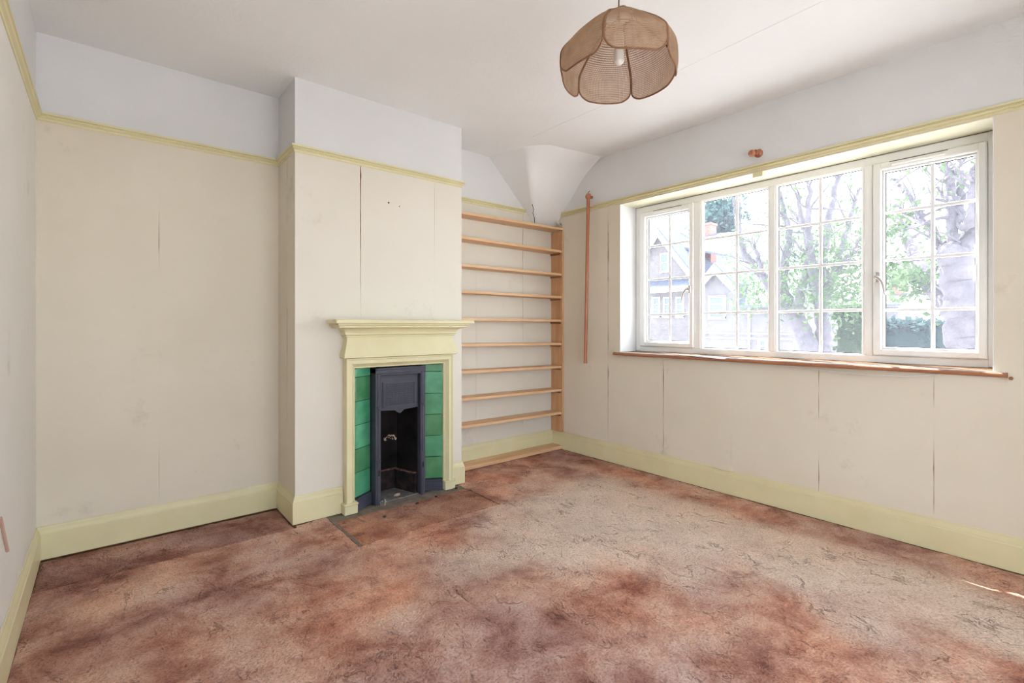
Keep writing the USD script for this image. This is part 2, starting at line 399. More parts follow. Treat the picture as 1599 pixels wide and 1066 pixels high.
def papered(wall, to3, h0, h1, seams, mat, z0=.14, z1=RAIL + .01, hole=None, zsplit=None):
    """Drops of wallpaper hung side by side; seams = {position: gap function}: each opens as the paper has shrunk."""
    xs = [h0] + sorted(seams) + [h1]
    zz = np.linspace(z0, z1, 60)
    for a, b in zip(xs[:-1], xs[1:]):
        def edge(x, side):
            if x not in seams:
                return [(x, z) for z in zz]
            r = random.Random(int(abs(x) * 1000) + (side > 0))
            return [(x + side * (seams[x](z) * (.75 + .5 * r.random())), z) for z in zz]
        pl = Polygon(edge(a, 1) + edge(b, -1)[::-1]).buffer(0)
        if hole is not None:
            pl = pl.difference(hole)
        obj('wallpaper_drop', prism(pl, to3, 0.0, .0022), mat, wall)

def frieze(wall, to3, h0, h1):
    obj('frieze', prism(sbox(h0, RAIL + .01, h1, ZC), to3, 0.0, .0022), m_frieze, wall)

# back wall (both alcoves)
wb = thing('wall_back', (0, 0, 0), 'wall with the chimney breast, cream paper below a white frieze', kind='structure')
obj('masonry', bb((-W - TH, 0, -.1), (TH, .30, ZC + .05)), m_plaster, wb)
papered(wb, to_back, -W, CHX0, {-3.097: gap_fn([(1.66, .10, .0014), (.35, .10, .0006)], .00004)}, m_paper)
papered(wb, to_back, CHX1, 0, {-.911: gap_fn([(.9, .5, .0006)], .0001), -.384: gap_fn([(1.9, .35, .0022), (1.3, .25, .0013), (.3, .1, .0012)], .0001)}, m_paper_w)
frieze(wb, to_back, -W, CHX0); frieze(wb, to_back, CHX1, 0)

wc = thing('wall_chimney', (0, 0, 0), 'chimney breast projecting between the two alcoves', kind='structure')
cb = Polygon([(CHX0, .02), (CHX0, CHY), (-2.125, CHY), (-2.125, -.30), (-2.00, -.30), (-2.00, -.02), (-1.60, -.02), (-1.60, -.30), (-1.475, -.30), (-1.475, CHY), (CHX1, CHY), (CHX1, .02)])
low = trimesh.creation.extrude_polygon(cb, .90 + .05, engine='earcut'); low.apply_translation((0, 0, -.05))
obj('masonry', [low, bb((CHX0, CHY, .90), (CHX1, .02, ZC + .05))], m_plaster, wc)
opening = sbox(-2.14, 0, -1.46, .93)
papered(wc, to_front, CHX0 - .002, CHX1 + .002, {-2.07: gap_fn([(2.12, .10, .0036), (1.9, .2, .0022), (1.6, .25, .0018)], .0001), -1.527: gap_fn([(2.0, .3, .0007)], .0001)}, m_paper_w, hole=opening)
papered(wc, to_cl, CHY - .002, 0, {-.195: gap_fn([(2.1, .10, .0045), (1.85, .12, .003), (1.55, .06, .002), (1.05, .20, .0055), (1.25, .05, .003), (.62, .05, .004), (.8, .05, .0015)], .0003)}, m_paper)
papered(wc, to_cr, CHY - .002, 0, {}, m_paper_w)
obj('frieze', prism(sbox(CHX0 - .002, RAIL + .01, CHX1 + .002, ZC), to_front, 0, .0022), m_frieze, wc)
obj('frieze', prism(sbox(CHY - .002, RAIL + .01, 0, ZC), to_cl, 0, .0022), m_frieze, wc)
obj('frieze', prism(sbox(CHY - .002, RAIL + .01, 0, ZC), to_cr, 0, .0022), m_frieze, wc)

# window wall
wr = thing('wall_right', (0, 0, 0), 'wall holding the wide window, cream paper under a white frieze', kind='structure')
win_hole = sbox(WY0, WZ0, WY1, WZ1)
shell = sbox(YB - TH, -3.0, .30, ZC + .6).difference(win_hole)
obj('masonry', prism(shell, lambda h, z, d: np.stack([d, h, z], -1), 0, TH), m_plaster, wr)
seam_r = {-.684: gap_fn([(1.95, .1, .0025), (1.76, .10, .0042), (1.55, .10, .003), (1.3, .2, .0012), (1.05, .1, .003), (.75, .06, .0035), (.6, .1, .002), (.4, .15, .0012)], .0003),
          -1.224: gap_fn([(.75, .10, .0032), (.55, .12, .0015), (.3, .09, .0022)], .0004),
          -1.759: gap_fn([(.3, .12, .0006)], .00004), -2.299: gap_fn([(.86, .05, .0016), (.68, .07, .0012), (.25, .08, .0018)], .0001),
          -2.833: gap_fn([(.82, .06, .001), (.42, .09, .0016), (.25, .05, .001)], .0001), -3.363: gap_fn([], .0001), -3.90: gap_fn([], .0001)}
papered(wr, to_right, YB, 0, seam_r, m_paper, hole=win_hole)
frieze(wr, to_right, YB, 0)
obj('reveal_board', bb((-.002, WY1 - .004, WZ0), (.214, WY1 + .01, WZ1)), m_white, wr)
obj('reveal_board', bb((-.002, WY0 - .01, WZ0), (.214, WY0 + .004, WZ1)), m_white, wr)
obj('soffit_board', bb((-.002, WY0, WZ1 - .003), (.214, WY1, WZ1 + .01)), m_soffit, wr)

wl = thing('wall_left', (0, 0, 0), 'blank cream wall facing the window, at the photo\'s edge', kind='structure')
obj('masonry', bb((-W - TH, YB - TH, -.1), (-W, .30, ZC + .05)), m_plaster, wl)
papered(wl, to_left, YB, 0, {-.09: gap_fn([(2.05, .08, .0015), (1.6, .1, .001), (1.3, .1, .001), (.3, .05, .001)], .0001), -.62: gap_fn([], .0001), -1.15: gap_fn([], .0001), -1.68: gap_fn([], .0001), -2.21: gap_fn([], .0001), -2.74: gap_fn([], .0001)}, m_paper_l)
frieze(wl, to_left, YB, 0)

# wall behind the camera, with an added window for fill daylight
RX0, RX1, RZ0, RZ1 = -3.5, -.9, .17, 2.19
wf = thing('wall_front', (0, 0, 0), 'wall behind the camera', kind='structure')
hole2 = sbox(RX0, RZ0, RX1, RZ1)
obj('masonry', prism(sbox(-W - TH, -.1, TH, ZC + .05).difference(hole2), lambda h, z, d: np.stack([h, YB - d, z], -1), 0, TH), m_plaster, wf)
obj('wallpaper_drop', prism(sbox(-W, .14, 0, RAIL + .01).difference(hole2), to_rear, 0, .0022), m_paper_w, wf)
frieze(wf, to_rear, -W, 0)
for lo, hi in (((RX0 - .01, YB - TH, RZ0), (RX0 + .004, YB + .002, RZ1)), ((RX1 - .004, YB - TH, RZ0), (RX1 + .01, YB + .002, RZ1)), ((RX0, YB - TH, RZ1 - .003), (RX1, YB + .002, RZ1 + .01)), ((RX0, YB - TH, RZ0 - .01), (RX1, YB + .03, RZ0 + .003))):
    obj('reveal_board', bb(lo, hi), m_white, wf)

# sloping plasterwork in the corner between the alcove and the window wall (underside of a roof valley)
A_, R_, B_ = np.array((-.774, 0, ZC)), np.array((-.677, -.408, ZC)), np.array((0, -.519, ZC))
zb = 2.072
A2, R2, B2 = np.array((-.203, 0, zb)), np.array((-.2137, 0.0, zb)), np.array((0, 0.0, zb))
def on(a, b, z): return a + (b - a) * (z - a[2]) / (b[2] - a[2])
Rb = np.array((-.320, -.0659, 2.2)); Rz = on(R_, Rb, 2.118)
Ab = np.array((-.353, 0, 2.217)); Bb = np.array((0, -.123, 2.205))
Az, Bz = on(A_, Ab, 2.118), on(B_, Bb, 2.118)
slope_pts = []
NR = 36
rows = []
for i in range(NR + 1):
    z = ZC + (2.118 - ZC) * i / NR
    a, r, b = on(A_, Ab, z), on(R_, Rb, z), on(B_, Bb, z)
    row = []
    for j in range(9):
        row.append(a + (r - a) * j / 8)
    for j in range(1, 11):
        row.append(r + (b - r) * j / 10)
    rows.append(np.array(row))
V = np.vstack(rows)
nrow = len(rows[0])
bulge = (meshkit.fbm(V * 5.0, 3, 3) - .5) * .012
tt = np.tile(np.r_[np.sin(np.linspace(0, math.pi, 9)), np.sin(np.linspace(0, math.pi, 11))[1:]], NR + 1)
V = V + (bulge * tt)[:, None] * np.array([-.7, -.7, 0])
# the window-side face runs into the ceiling in a soft cove
jj_ = np.tile(np.r_[np.zeros(9), np.linspace(0, 1, 11)[1:]], NR + 1)
drop = ZC - V[:, 2]
V = V + (np.clip(jj_ * 6, 0, 1) * .11 * np.clip(1 - drop / .16, 0, 1) ** 2)[:, None] * np.array([-.16, -.98, 0])
fin = grid_mesh(V, NR + 1, nrow)
bk = np.array([[0.02, .02, ZC + .02]])
# bottom closing fan and the hidden back
Fc = list(map(tuple, fin.faces))
c_i = len(V); V = np.vstack([V, [[.01, .01, 2.118]]])
base_i = NR * nrow
for j in range(nrow - 1):
    Fc.append((base_i + j, c_i, base_i + j + 1))
fin = trimesh.Trimesh(V, Fc, process=False)
if fin.face_normals[0] @ np.array([-1, -.3, -.3]) < 0:
    fin.invert()
obj('ceiling_slope', fin, m_ceil, kind='structure', label='sloping boxed-in plaster where ceiling meets the shelf corner', smooth=35)
# crack near the foot of the slope
ck = [on(R_, Rb, 2.26) + (-.003, -.004, 0), on(R_, Rb, 2.225) + (.008, -.008, 0), on(R_, Rb, 2.195) + (-.004, -.006, 0), on(R_, Rb, 2.165) + (.010, -.008, 0), on(R_, Rb, 2.125) + (.012, -.006, 0)]
obj('plaster_crack', tube(ck, .0022, 5), m_dark, kind='structure', label='dark wandering crack down the foot of the sloping plaster')

# plasterboard joints that show as faint lines on the ceiling
def on_ceiling(u, v):
    b = -(v - CY) / F_PX; a = (u - CX) / F_PX
    d = np.array([a * math.cos(YAW) + math.sin(YAW), -a * math.sin(YAW) + math.cos(YAW), b])
    return CAM + d * (ZC - CAM[2]) / d[2]
for a, b in (((832, 213), (945, 163)), ((1060, 110), (1330, -20))):
    p, q = on_ceiling(*a), on_ceiling(*b)
    obj('ceiling_joint', tube([p, (p + q) / 2, q], .0016, 4), m_ceil, ceil_p)

# ------------------------------------------------------------------ skirting boards and picture rail
SK = [(0, 0), (.020, 0), (.020, .122), (.0165, .127), (.0165, .131), (.012, .143), (.0075, .152), (.0065, .160), (.0045, .1625), (0, .1625)]
PR = [(0, RAIL), (.006, RAIL), (.009, RAIL + .005), (.007, RAIL + .011), (.007, RAIL + .014), (.016, RAIL + .017), (.021, RAIL + .022), (.014, RAIL + .026), (.014, RAIL + .029), (.024, RAIL + .032), (.024, RAIL + .042), (.017, RAIL + .045), (0, RAIL + .041)]
runs = [  # name, p0, p1, outward normal, mitre at each end (+1 inner corner, -1 outer corner)
    ('left', (-W, YB), (-W, 0), (1, 0), 1, 1),
    ('back', (-W, 0), (CHX0, 0), (0, -1), 1, 1),
    ('chimney_side', (CHX0, 0), (CHX0, CHY), (-1, 0), 1, -1),
    ('chimney_front', (CHX0, CHY), (CHX1, CHY), (0, -1), -1, -1),
    ('chimney_return', (CHX1, CHY), (CHX1, 0), (1, 0), -1, 1),
    ('alcove', (CHX1, 0), (0, 0), (0, -1), 1, 1),
    ('right', (0, 0), (0, YB), (-1, 0), 1, 1),
    ('front', (0, YB), (-W, YB), (0, 1), 1, 1)]
for nm, p0, p1, o, a, b in runs:
    if nm == 'chimney_front':
        bs = thing('baseboard_chimney_front', (0, 0, 0), 'yellow skirting each side of the fireplace', kind='structure')
        obj('board', moulding(p0, (-2.19, CHY), o, SK, a, 0), m_yellow, bs)
        obj('board', moulding((-1.41, CHY), p1, o, SK, 0, b), m_yellow, bs)
    else:
        obj('baseboard_' + nm, moulding(p0, p1, o, SK, a, b), m_yellow, kind='structure', label='yellow painted skirting board, ' + nm.replace('_', ' '))
    z_p1 = p1
    if nm == 'alcove':
        z_p1, b = (-.36, 0), 0
        pr = moulding(p0, z_p1, o, PR, a, 0)
    elif nm == 'right':
        pr = moulding((0, -.115), p1, o, PR, 0, b)
    else:
        pr = moulding(p0, p1, o, PR, a, b)
    k = [r[0] for r in runs].index(nm) + 1
    obj(f'trim_{k}', pr, m_yellow, kind='structure', label='yellow picture rail, ' + nm.replace('_', ' '))

# ------------------------------------------------------------------ carpet
def carpet_piece(name, poly, label, step=.012, edge=.012, top=0.0, seed=0):
    x0, y0, x1, y1 = poly
    nx, ny = int((x1 - x0) / step) + 1, int((y1 - y0) / step) + 1
    X, Y = np.meshgrid(np.linspace(x0, x1, nx), np.linspace(y0, y1, ny), indexing='ij')
    P = np.stack([X, Y, np.zeros_like(X)], -1)
    h = (meshkit.fbm(P * np.array([7, 13, 1]), 4, seed) - .5) * .009 + (meshkit.fbm(P * 55.0, 2, seed + 9) - .5) * .006
    d = np.minimum.reduce([X - x0, x1 - X, Y - y0, y1 - Y])
    h = h - .004 * np.exp(-d / .006)
    jx = (meshkit.noise(P * 40 + 3.3, 5) - .5) * .006
    jy = (meshkit.noise(P * 40 + 9.1, 6) - .5) * .006
    V = np.stack([X + jx, Y + jy, top + h - .002], -1).reshape(-1, 3)
    m = grid_mesh(V, nx, ny)
    if m.face_normals[0][2] < 0:
        m.invert()
    # turned-down edge
    ring = [i * ny for i in range(nx)] + [(nx - 1) * ny + j for j in range(1, ny)] + [i * ny + ny - 1 for i in range(nx - 2, -1, -1)] + [j for j in range(ny - 2, 0, -1)]
    n0 = len(V)
    low = V[ring].copy(); low[:, 2] = top - edge
    Fc = []
    for k in range(len(ring)):
        a, b = ring[k], ring[(k + 1) % len(ring)]
        Fc += [(a, n0 + k, n0 + (k + 1) % len(ring)), (a, n0 + (k + 1) % len(ring), b)]
    mm = trimesh.Trimesh(np.vstack([V, low]), np.vstack([m.faces, np.array(Fc)]), process=False)
    return mm

HX0, HX1, HY = -2.285, -1.345, -.865
def whole_carpet():
    """The main carpet: one grid with the hearth cut-out and the alcove left out."""
    step = .0125
    xs = np.arange(-W + .021, -.0205, step); ys = np.arange(YB + .021, -.0205, step)
    X, Y = np.meshgrid(xs, ys, indexing='ij')
    nx, ny = X.shape
    P = np.stack([X, Y, np.zeros_like(X)], -1)
    h = (meshkit.fbm(P * np.array([7, 13, 1]), 4, 0) - .5) * .010 + (meshkit.fbm(P * 55.0, 2, 9) - .5) * .006
    # creases left by the joins in the carpet
    for (ax, ay), (bx, by) in (((-1.32, -1.008), (-1.335, -2.3)), ((-2.103, -1.23), (-2.17, -1.957))):
        t = np.clip((Y - ay) / (by - ay), 0, 1)
        dx = X - (ax + (bx - ax) * t) + (meshkit.noise(P * 9, 2) - .5) * .02
        inside = ((Y - ay) / (by - ay) > 0) & ((Y - ay) / (by - ay) < 1)
        h = h - .009 * np.exp(-(dx / .008) ** 2) * inside
    jx = (meshkit.noise(P * 40 + 3.3, 5) - .5) * .006
    jy = (meshkit.noise(P * 40 + 9.1, 6) - .5) * .006
    V = np.stack([X + jx, Y + jy, h - .002], -1).reshape(-1, 3)
    XC, YC = X[:-1, :-1] + step / 2, Y[:-1, :-1] + step / 2
    keep = ~(((XC > HX0 - .008) & (XC < HX1 + .008) & (YC > HY - .008)) | ((XC < CHX0 - .0) & (YC > -.412)) | ((XC < CHX1) & (YC > CHY - .02)))
    ii, jj = np.nonzero(keep)
    a, b = ii * ny + jj, (ii + 1) * ny + jj
    Fc = np.vstack([np.stack([a, b, b + 1], 1), np.stack([a, b + 1, a + 1], 1)])
    top = trimesh.Trimesh(V, Fc, process=False)
    # edges that hang down to the sub-floor
    e = np.sort(top.edges, axis=1)
    uq, inv, cnt = np.unique(e, axis=0, return_inverse=True, return_counts=True)
    be = top.edges[cnt[inv.ravel()] == 1]
    ring = np.unique(be)
    lut = {v: len(V) + k for k, v in enumerate(ring)}
    lowv = V[ring].copy(); lowv[:, 2] = -.0125
    sk = [(p, lut[p], lut[q]) for p, q in be] + [(p, lut[q], q) for p, q in be]
    return trimesh.Trimesh(np.vstack([V, lowv]), np.vstack([Fc, np.array(sk)]), process=False)
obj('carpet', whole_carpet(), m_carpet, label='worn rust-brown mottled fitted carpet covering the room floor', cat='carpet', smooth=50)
obj('carpet_strip', carpet_piece('s', (-W + .021, -.402, CHX0 - .021, -.024), '', seed=21, top=-.0045, edge=.0075), m_carpet_s, label='narrow strip of rust carpet pieced into the alcove beside the chimney', cat='carpet', smooth=50)
obj('hearth_carpet', carpet_piece('h', (HX0 + .010, HY - .0045, HX1 - .002, -.474), '', seed=33, edge=.006), m_carpet_h, label='small rectangle of rust carpet laid in front of the fireplace', cat='carpet', smooth=50)
obj('hearth', bb((HX0 - .006, HY - .006, -.0115), (HX1 + .005, CHY + .001, -.0065), .001), m_hearth, label='dusty grey concrete hearth strip at the foot of the fireplace', cat='hearth')

# ------------------------------------------------------------------ fireplace surround
FC = -1.796
def fx(s): return FC + s
sur = thing('fireplace_surround', (FC, CHY, 0), 'pale yellow painted wooden fireplace surround with mantel shelf', 'fireplace surround')
shelf = bb((fx(-.492), CHY - .175, 1.179), (fx(.498), CHY, 1.203), .004)
obj('mantel_shelf', shelf, m_yellow, sur)
def wrap(prof, w0):
    """A moulding carried round the front and both ends of the surround, mitred at the corners."""
    p = np.array(prof, float)
    rows = []
    for sx, dy in ((-1, 0), (-1, 1), (1, 1), (1, 0)):
        rows.append(np.stack([fx(sx * (w0 + p[:, 0])), CHY - dy * p[:, 0], p[:, 1]], -1))
    V = np.vstack(rows)
    m = grid_mesh(V, 4, len(p))
    trimesh.repair.fix_normals(m)
    if m.face_normals[np.argmin(m.triangles_center[:, 1])][1] > 0:
        m.invert()
    return m
ogee = [(.090 - .026 * (math.sin(t * math.pi / 2) ** 1.3), .978 + (1.094 - .978) * t) for t in np.linspace(0, 1, 10)]
obj('frieze_moulding', wrap([(.0, .962), (.074, .962), (.090, .966), (.090, .978)] + ogee + [(.0, 1.094)], .322), m_yellow, sur, smooth=25)
cove = [(.082 + .050 * (1 - math.cos(t * math.pi / 2)), 1.118 + .034 * math.sin(t * math.pi / 2)) for t in np.linspace(0, 1, 7)]
obj('cornice', wrap([(0, 1.094), (.070, 1.094), (.074, 1.097), (.074, 1.103), (.070, 1.106), (.082, 1.110), (.082, 1.118)] + cove + [(.138, 1.154), (.138, 1.163), (.150, 1.166), (.150, 1.179), (0, 1.179)], .322), m_yellow, sur, smooth=25)
JP = [(0, 0), (0, .030), (.003, .036), (.007, .036), (.009, .032), (.026, .054), (.030, .061), (.052, .061), (.055, .066), (.064, .066), (.066, .062), (.066, 0)]   # across the jamb: (from the opening outwards, projection)
IN, HZ = .324, .896
def jamb(kind):
    rows = []
    for w, d in JP:
        if kind == 'l': rows.append([(fx(-IN - w), CHY - d, .0), (fx(-IN - w), CHY - d, HZ + w)])
        if kind == 'r': rows.append([(fx(IN + w), CHY - d, .0), (fx(IN + w), CHY - d, HZ + w)])
        if kind == 'h': rows.append([(fx(-IN - w), CHY - d, HZ + w), (fx(IN + w), CHY - d, HZ + w)])
    m = grid_mesh(np.array(rows).reshape(-1, 3), len(JP), 2)
    k = int(np.argmin(m.triangles_center[:, 1]))
    if m.face_normals[k][1] > 0: m.invert()
    return m
obj('jamb', jamb('l'), m_yellow, sur); obj('jamb', jamb('r'), m_yellow, sur); obj('lintel', jamb('h'), m_yellow, sur)
for s in (-1, 1):
    lo, hi = sorted((fx(s * .319), fx(s * .404)))
    obj('plinth_block', [bb((lo, CHY - .070, -.004), (hi, CHY, .052), .003), bb((lo - .004, CHY - .075, .050), (hi + .004, CHY, .064), .004)], m_yellow, sur)

# ------------------------------------------------------------------ tiled iron insert
ins = thing('fireplace_insert', (FC, CHY, 0), 'dark cast iron grate insert with glazed green tiles each side', 'fireplace')
# splayed cheeks of tiles; the front edge is behind the surround, the inner edge recedes to the iron
Pout, Pin = np.array([.3225, .024]), np.array([.192, -.050])            # (half width, projection)
ZT = [.078, .2325, .382, .534, .684, .838, .894]
random.seed(4)
for s in (-1, 1):
    d = (Pin - Pout); L = np.linalg.norm(d); d /= L
    nrm = np.array([-d[1], d[0]]);  nrm = nrm if nrm[1] > 0 else -nrm
    obj('cheek_backing', trimesh.Trimesh(np.array([[fx(s * q[0]), CHY - q[1], z] for z in (.0, .893) for q in (Pout + d * .012 + nrm * -.004, Pin + nrm * -.004, Pin + nrm * -.02, Pout + d * .022 + nrm * -.02)])).convex_hull, m_dark, ins)
    for i in range(6):
        z0, z1 = ZT[i] + .0011, ZT[i + 1] - .0011
        tl = bb((0, 0, z0), (L, .009, z1), .0026)
        v = np.array(tl.vertices)
        tilt = (random.random() - .5) * .0016
        q = Pout[None] + v[:, :1] * d[None] + (v[:, 1:2] - .002 + tilt * (v[:, 2:3] - z0) / .15) * nrm[None]
        tl = trimesh.Trimesh(np.stack([fx(s * q[:, 0]), CHY - q[:, 1], v[:, 2]], -1), tl.faces, process=False)
        trimesh.repair.fix_normals(tl)
        obj('tile', tl, m_tiles[(i * 2 + (s > 0)) % 3 if s < 0 else (2, 0, 2, 0, 1, 2)[i]], ins)
    # moulded iron plinth under the tiles
    def plq(k, off, z): q = Pout + d * k + nrm * off; return (fx(s * q[0]), CHY - q[1], z)
    pl = [trimesh.Trimesh(np.array([plq(k, o, z) for k in (0, L) for o in (-.01, w) for z in (za, zb_)])).convex_hull for w, za, zb_ in ((.016, -.006, .058), (.011, .058, .066), (.021, .066, .075))]
    pl += [trimesh.Trimesh(np.array([plq(k, o, z) for k in (.006, L) for o in (.0, .0185) for z in (zz_, zz_ + .004)])).convex_hull for zz_ in (.012, .022, .032, .042)]
    obj('plinth', pl, m_iron, ins)
# iron frame
OH, IH, DF = .184, .146, .031
for s in (-1, 1):
    lo, hi = sorted((fx(s * IH), fx(s * OH)))
    body = [bb((lo, CHY - DF + .006, -.006), (hi, CHY + .07, .886), .003)]
    l2, h2 = sorted((fx(s * (IH + .004)), fx(s * (OH - .010))))
    body += [bb((l2, CHY - DF, -.006), (h2, CHY + .01, .275), .003), bb((l2 - .002, CHY - DF - .004, .275), (h2 + .002, CHY, .288), .004),
             bb((l2 + .003, CHY - DF + .001, .288), (h2 - .003, CHY, .615), .006), bb((l2, CHY - DF - .003, .615), (h2, CHY, .640), .005), bb((l2 + .002, CHY - DF + .002, .64), (h2 - .002, CHY, .85), .003)]
    col = obj('column', body, m_iron, ins)
    cxm = (l2 + h2) / 2
    obj('slot', bb((cxm - .006, CHY - DF - .0008, .185), (cxm + .006, CHY - DF + .004, .222)), m_dark, col)
obj('frame_head', [bb((fx(-OH), CHY - DF, .848), (fx(OH), CHY + .06, .889), .004), bb((fx(-OH + .004), CHY - DF - .006, .874), (fx(OH - .004), CHY, .889), .004), bb((fx(-IH - .004), CHY - DF + .004, .836), (fx(IH + .004), CHY + .04, .852), .004)], m_iron, ins)
# hood: a panel with raised border, a square grid and a pointed lower edge
HZ0, HZ1 = .597, .842
hood_poly = Polygon([(fx(-IH + .008), HZ1), (fx(-IH + .008), HZ0 + .006), (fx(-.048), HZ0), (fx(-.030), HZ0 - .003), (fx(-.012), HZ0 - .019), (fx(0), HZ0 - .024), (fx(.012), HZ0 - .019), (fx(.030), HZ0 - .003), (fx(.048), HZ0), (fx(IH - .008), HZ0 + .006), (fx(IH - .008), HZ1)])
hd = lambda off: (lambda h, z, d: np.stack([h, CHY + .012 - d - off - (z - HZ0) * -.02, z], -1))
hood = obj('hood', prism(hood_poly, hd(0), 0, .014), m_iron, ins)
ring = sbox(fx(-.122), .618, fx(.122), .790).difference(sbox(fx(-.108), .631, fx(.108), .777))
obj('hood_border', prism(ring, hd(.014), 0, .006), m_iron, hood)
gm = []
for k in range(19):
    x = fx(-.108 + .216 * k / 18); gm.append(prism(sbox(x - .0017, .631, x + .0017, .777), hd(.014), 0, .0028))
for k in range(12):
    z = .631 + .146 * k / 11; gm.append(prism(sbox(fx(-.108), z - .0017, fx(.108), z + .0017), hd(.014), 0, .0028))
obj('grid', gm, m_iron, hood)
# firebox
def quad(a, b, z0, z1, z2=None, z3=None, t=.01):
    a, b = np.array(a, float), np.array(b, float)
    n = np.array([-(b - a)[1], (b - a)[0]]); n /= np.linalg.norm(n)
    return trimesh.Trimesh(np.array([[*(p + n * o), z] for p in (a, b) for o in (0, t) for z in (z0, z1)])).convex_hull
yb = CHY + .24
obj('fireback', [bb((fx(-.10), yb, -.01), (fx(.10), yb + .01, .95)), quad((fx(-IH), CHY + .02), (fx(-.10), yb), -.01, .95), quad((fx(IH), CHY + .02), (fx(.10), yb), -.01, .95, t=-.01), bb((fx(-IH), CHY + .02, .86), (fx(IH), yb, .88))], m_soot, ins)
for (a, b) in (((fx(-IH + .002), CHY + .03), (fx(-.086), yb - .012)), ((fx(-.084), yb - .006), (fx(.0), yb - .006)), ((fx(.002), yb - .006), (fx(.084), yb - .006)), ((fx(.086), yb - .012), (fx(IH - .002), CHY + .03))):
    fb = obj('fire_brick', quad(a, b, -.008, .134, t=-.022), m_fbrick, ins)
    obj('worn_edge', quad(a, b, .1342, .1385 + rnd.random() * .003, t=-.0225), m_edge, fb)
obj('ash_bed', bb((fx(-IH), CHY + .002, -.012), (fx(IH), yb, -.001), .002), m_ash, ins)
def chunk(c, s, seed):
    m = trimesh.creation.icosphere(1, 1.0)
    v = np.array(m.vertices) * (1 + (meshkit.noise(np.array(m.vertices) * 1.7 + seed, seed)[:, None] - .5) * .9) * s
    return trimesh.Trimesh(v + c, m.faces, process=False)
soot_spot = [chunk((fx(.046 + .042 * dx), yb - .004 - .002 * rnd.random(), .352 + .026 * dz), np.array([.006, .002, .0038]) * (.35 + rnd.random()), 3 + i) for i, (dx, dz) in enumerate([(math.cos(a) * (.8 + .4 * rnd.random()), math.sin(a) * (.7 + .5 * rnd.random())) for a in np.linspace(-.2, 3.6, 22)] + [(rnd.uniform(-1.3, 1.0), rnd.uniform(-.6, .7)) for _ in range(12)])]
obj('soot_flake', soot_spot, m_chip, ins, kind='stuff')
obj('rubble_chip', chunk((fx(.005), CHY + .05, .006), np.array([.022, .012, .010]), 5), m_chip, label='pale chip of brick lying inside the fireplace opening', cat='rubble')
for i, (x, y, s, lb) in enumerate([(-2.02, -.60, .011, 'dark crumb of soot on the hearth carpet, nearest the iron column'), (-1.76, -.53, .012, 'dark crumb of soot on the hearth carpet, in front of the grate'), (-1.60, -.50, .009, 'small dark crumb of soot at the hearth carpet edge by the tiles'), (-1.40, -.445, .012, 'dark crumb of grit beside the surround\'s plinth block')]):
    obj('soot_crumb', chunk((x, y, .004), np.array([s, s * .7, s * .5]), 20 + i), m_chip_d, label=lb, cat='soot crumb')
scrap = [tube([(-1.955, -.405, .001), (-1.962, -.41, .022), (-1.955, -.43, .036)], .0028, 6), tube([(-1.935, -.42, .0), (-1.925, -.415, .022), (-1.93, -.41, .036)], .0026, 6)]
obj('wire_scrap', scrap, m_chrome, label='tiny bent scrap of pale wire at the foot of the iron column', cat='wire scrap')

# ------------------------------------------------------------------ built-in shelves
sh = thing('alcove_shelves', (-.65, 0, 0), 'built-in pine shelves filling the alcove beside the window wall', 'shelves')
obj('side_panel', bb((-.022, -.153, .160), (-.0025, -.003, 2.052), .001), m_pine_up, sh)
obj('side_panel', bb((CHX1 + .003, -.153, .160), (CHX1 + .021, -.003, 2.052), .001), m_pine_up, sh)
ZS = [(2.052, 2.064), (1.858, 1.850), (1.636, 1.634), (1.426, 1.420), (1.206, 1.199), (1.001, .980), (.784, .763), (.566, .546), (.346, .329)]
for i, (za, zb_) in enumerate(ZS):
    b = bb((CHX1 + .021, -.147, 0), (-.0225 if i else -.003, -.003, .022), .0015)
    v = np.array(b.vertices); t = (v[:, 0] - CHX1) / (-CHX1)
    b.vertices = np.stack([v[:, 0], v[:, 1], v[:, 2] + za + (zb_ - za) * t], -1)
    obj('shelf', b, m_pine, sh)
    if i:
        obj('cleat', bb((-.036, -.138, zb_ - .017), (-.0225, -.006, zb_ - .0005), .001), m_pine_dark, sh)
obj('bottom_board', bb((CHX1 + .022, -.152, .005), (-.021, -.0205, .036), .002), m_pine, sh)

# ------------------------------------------------------------------ window
XW, XO = .212, .285
XG = .246
w1 = thing('window_1', (XW, (WY0 + WY1) / 2, WZ0), 'wide four-light white plastic window with two opening casements', kind='structure')
BV = .006
def barY(y0, y1, z0, z1, x0=XW, x1=XO, b=BV): return bb((x0, y0, z0), (x1, y1, z1), b)
obj('frame_jamb', barY(-.861, WY1 - .003, WZ0, WZ1 - .003), m_upvc, w1)
obj('frame_jamb', barY(WY0 + .003, -3.012, WZ0, WZ1 - .003), m_upvc, w1)
obj('frame_head', barY(-3.02, -.85, 2.128, WZ1 - .004), m_upvc, w1)
obj('frame_bottom', barY(-3.02, -.85, WZ0 - .003, .990), m_upvc, w1)
for y0, y1 in ((-1.414, -1.352), (-1.962, -1.920), (-2.521, -2.470)):
    obj('mullion', barY(y0, y1, .985, 2.131), m_upvc, w1)

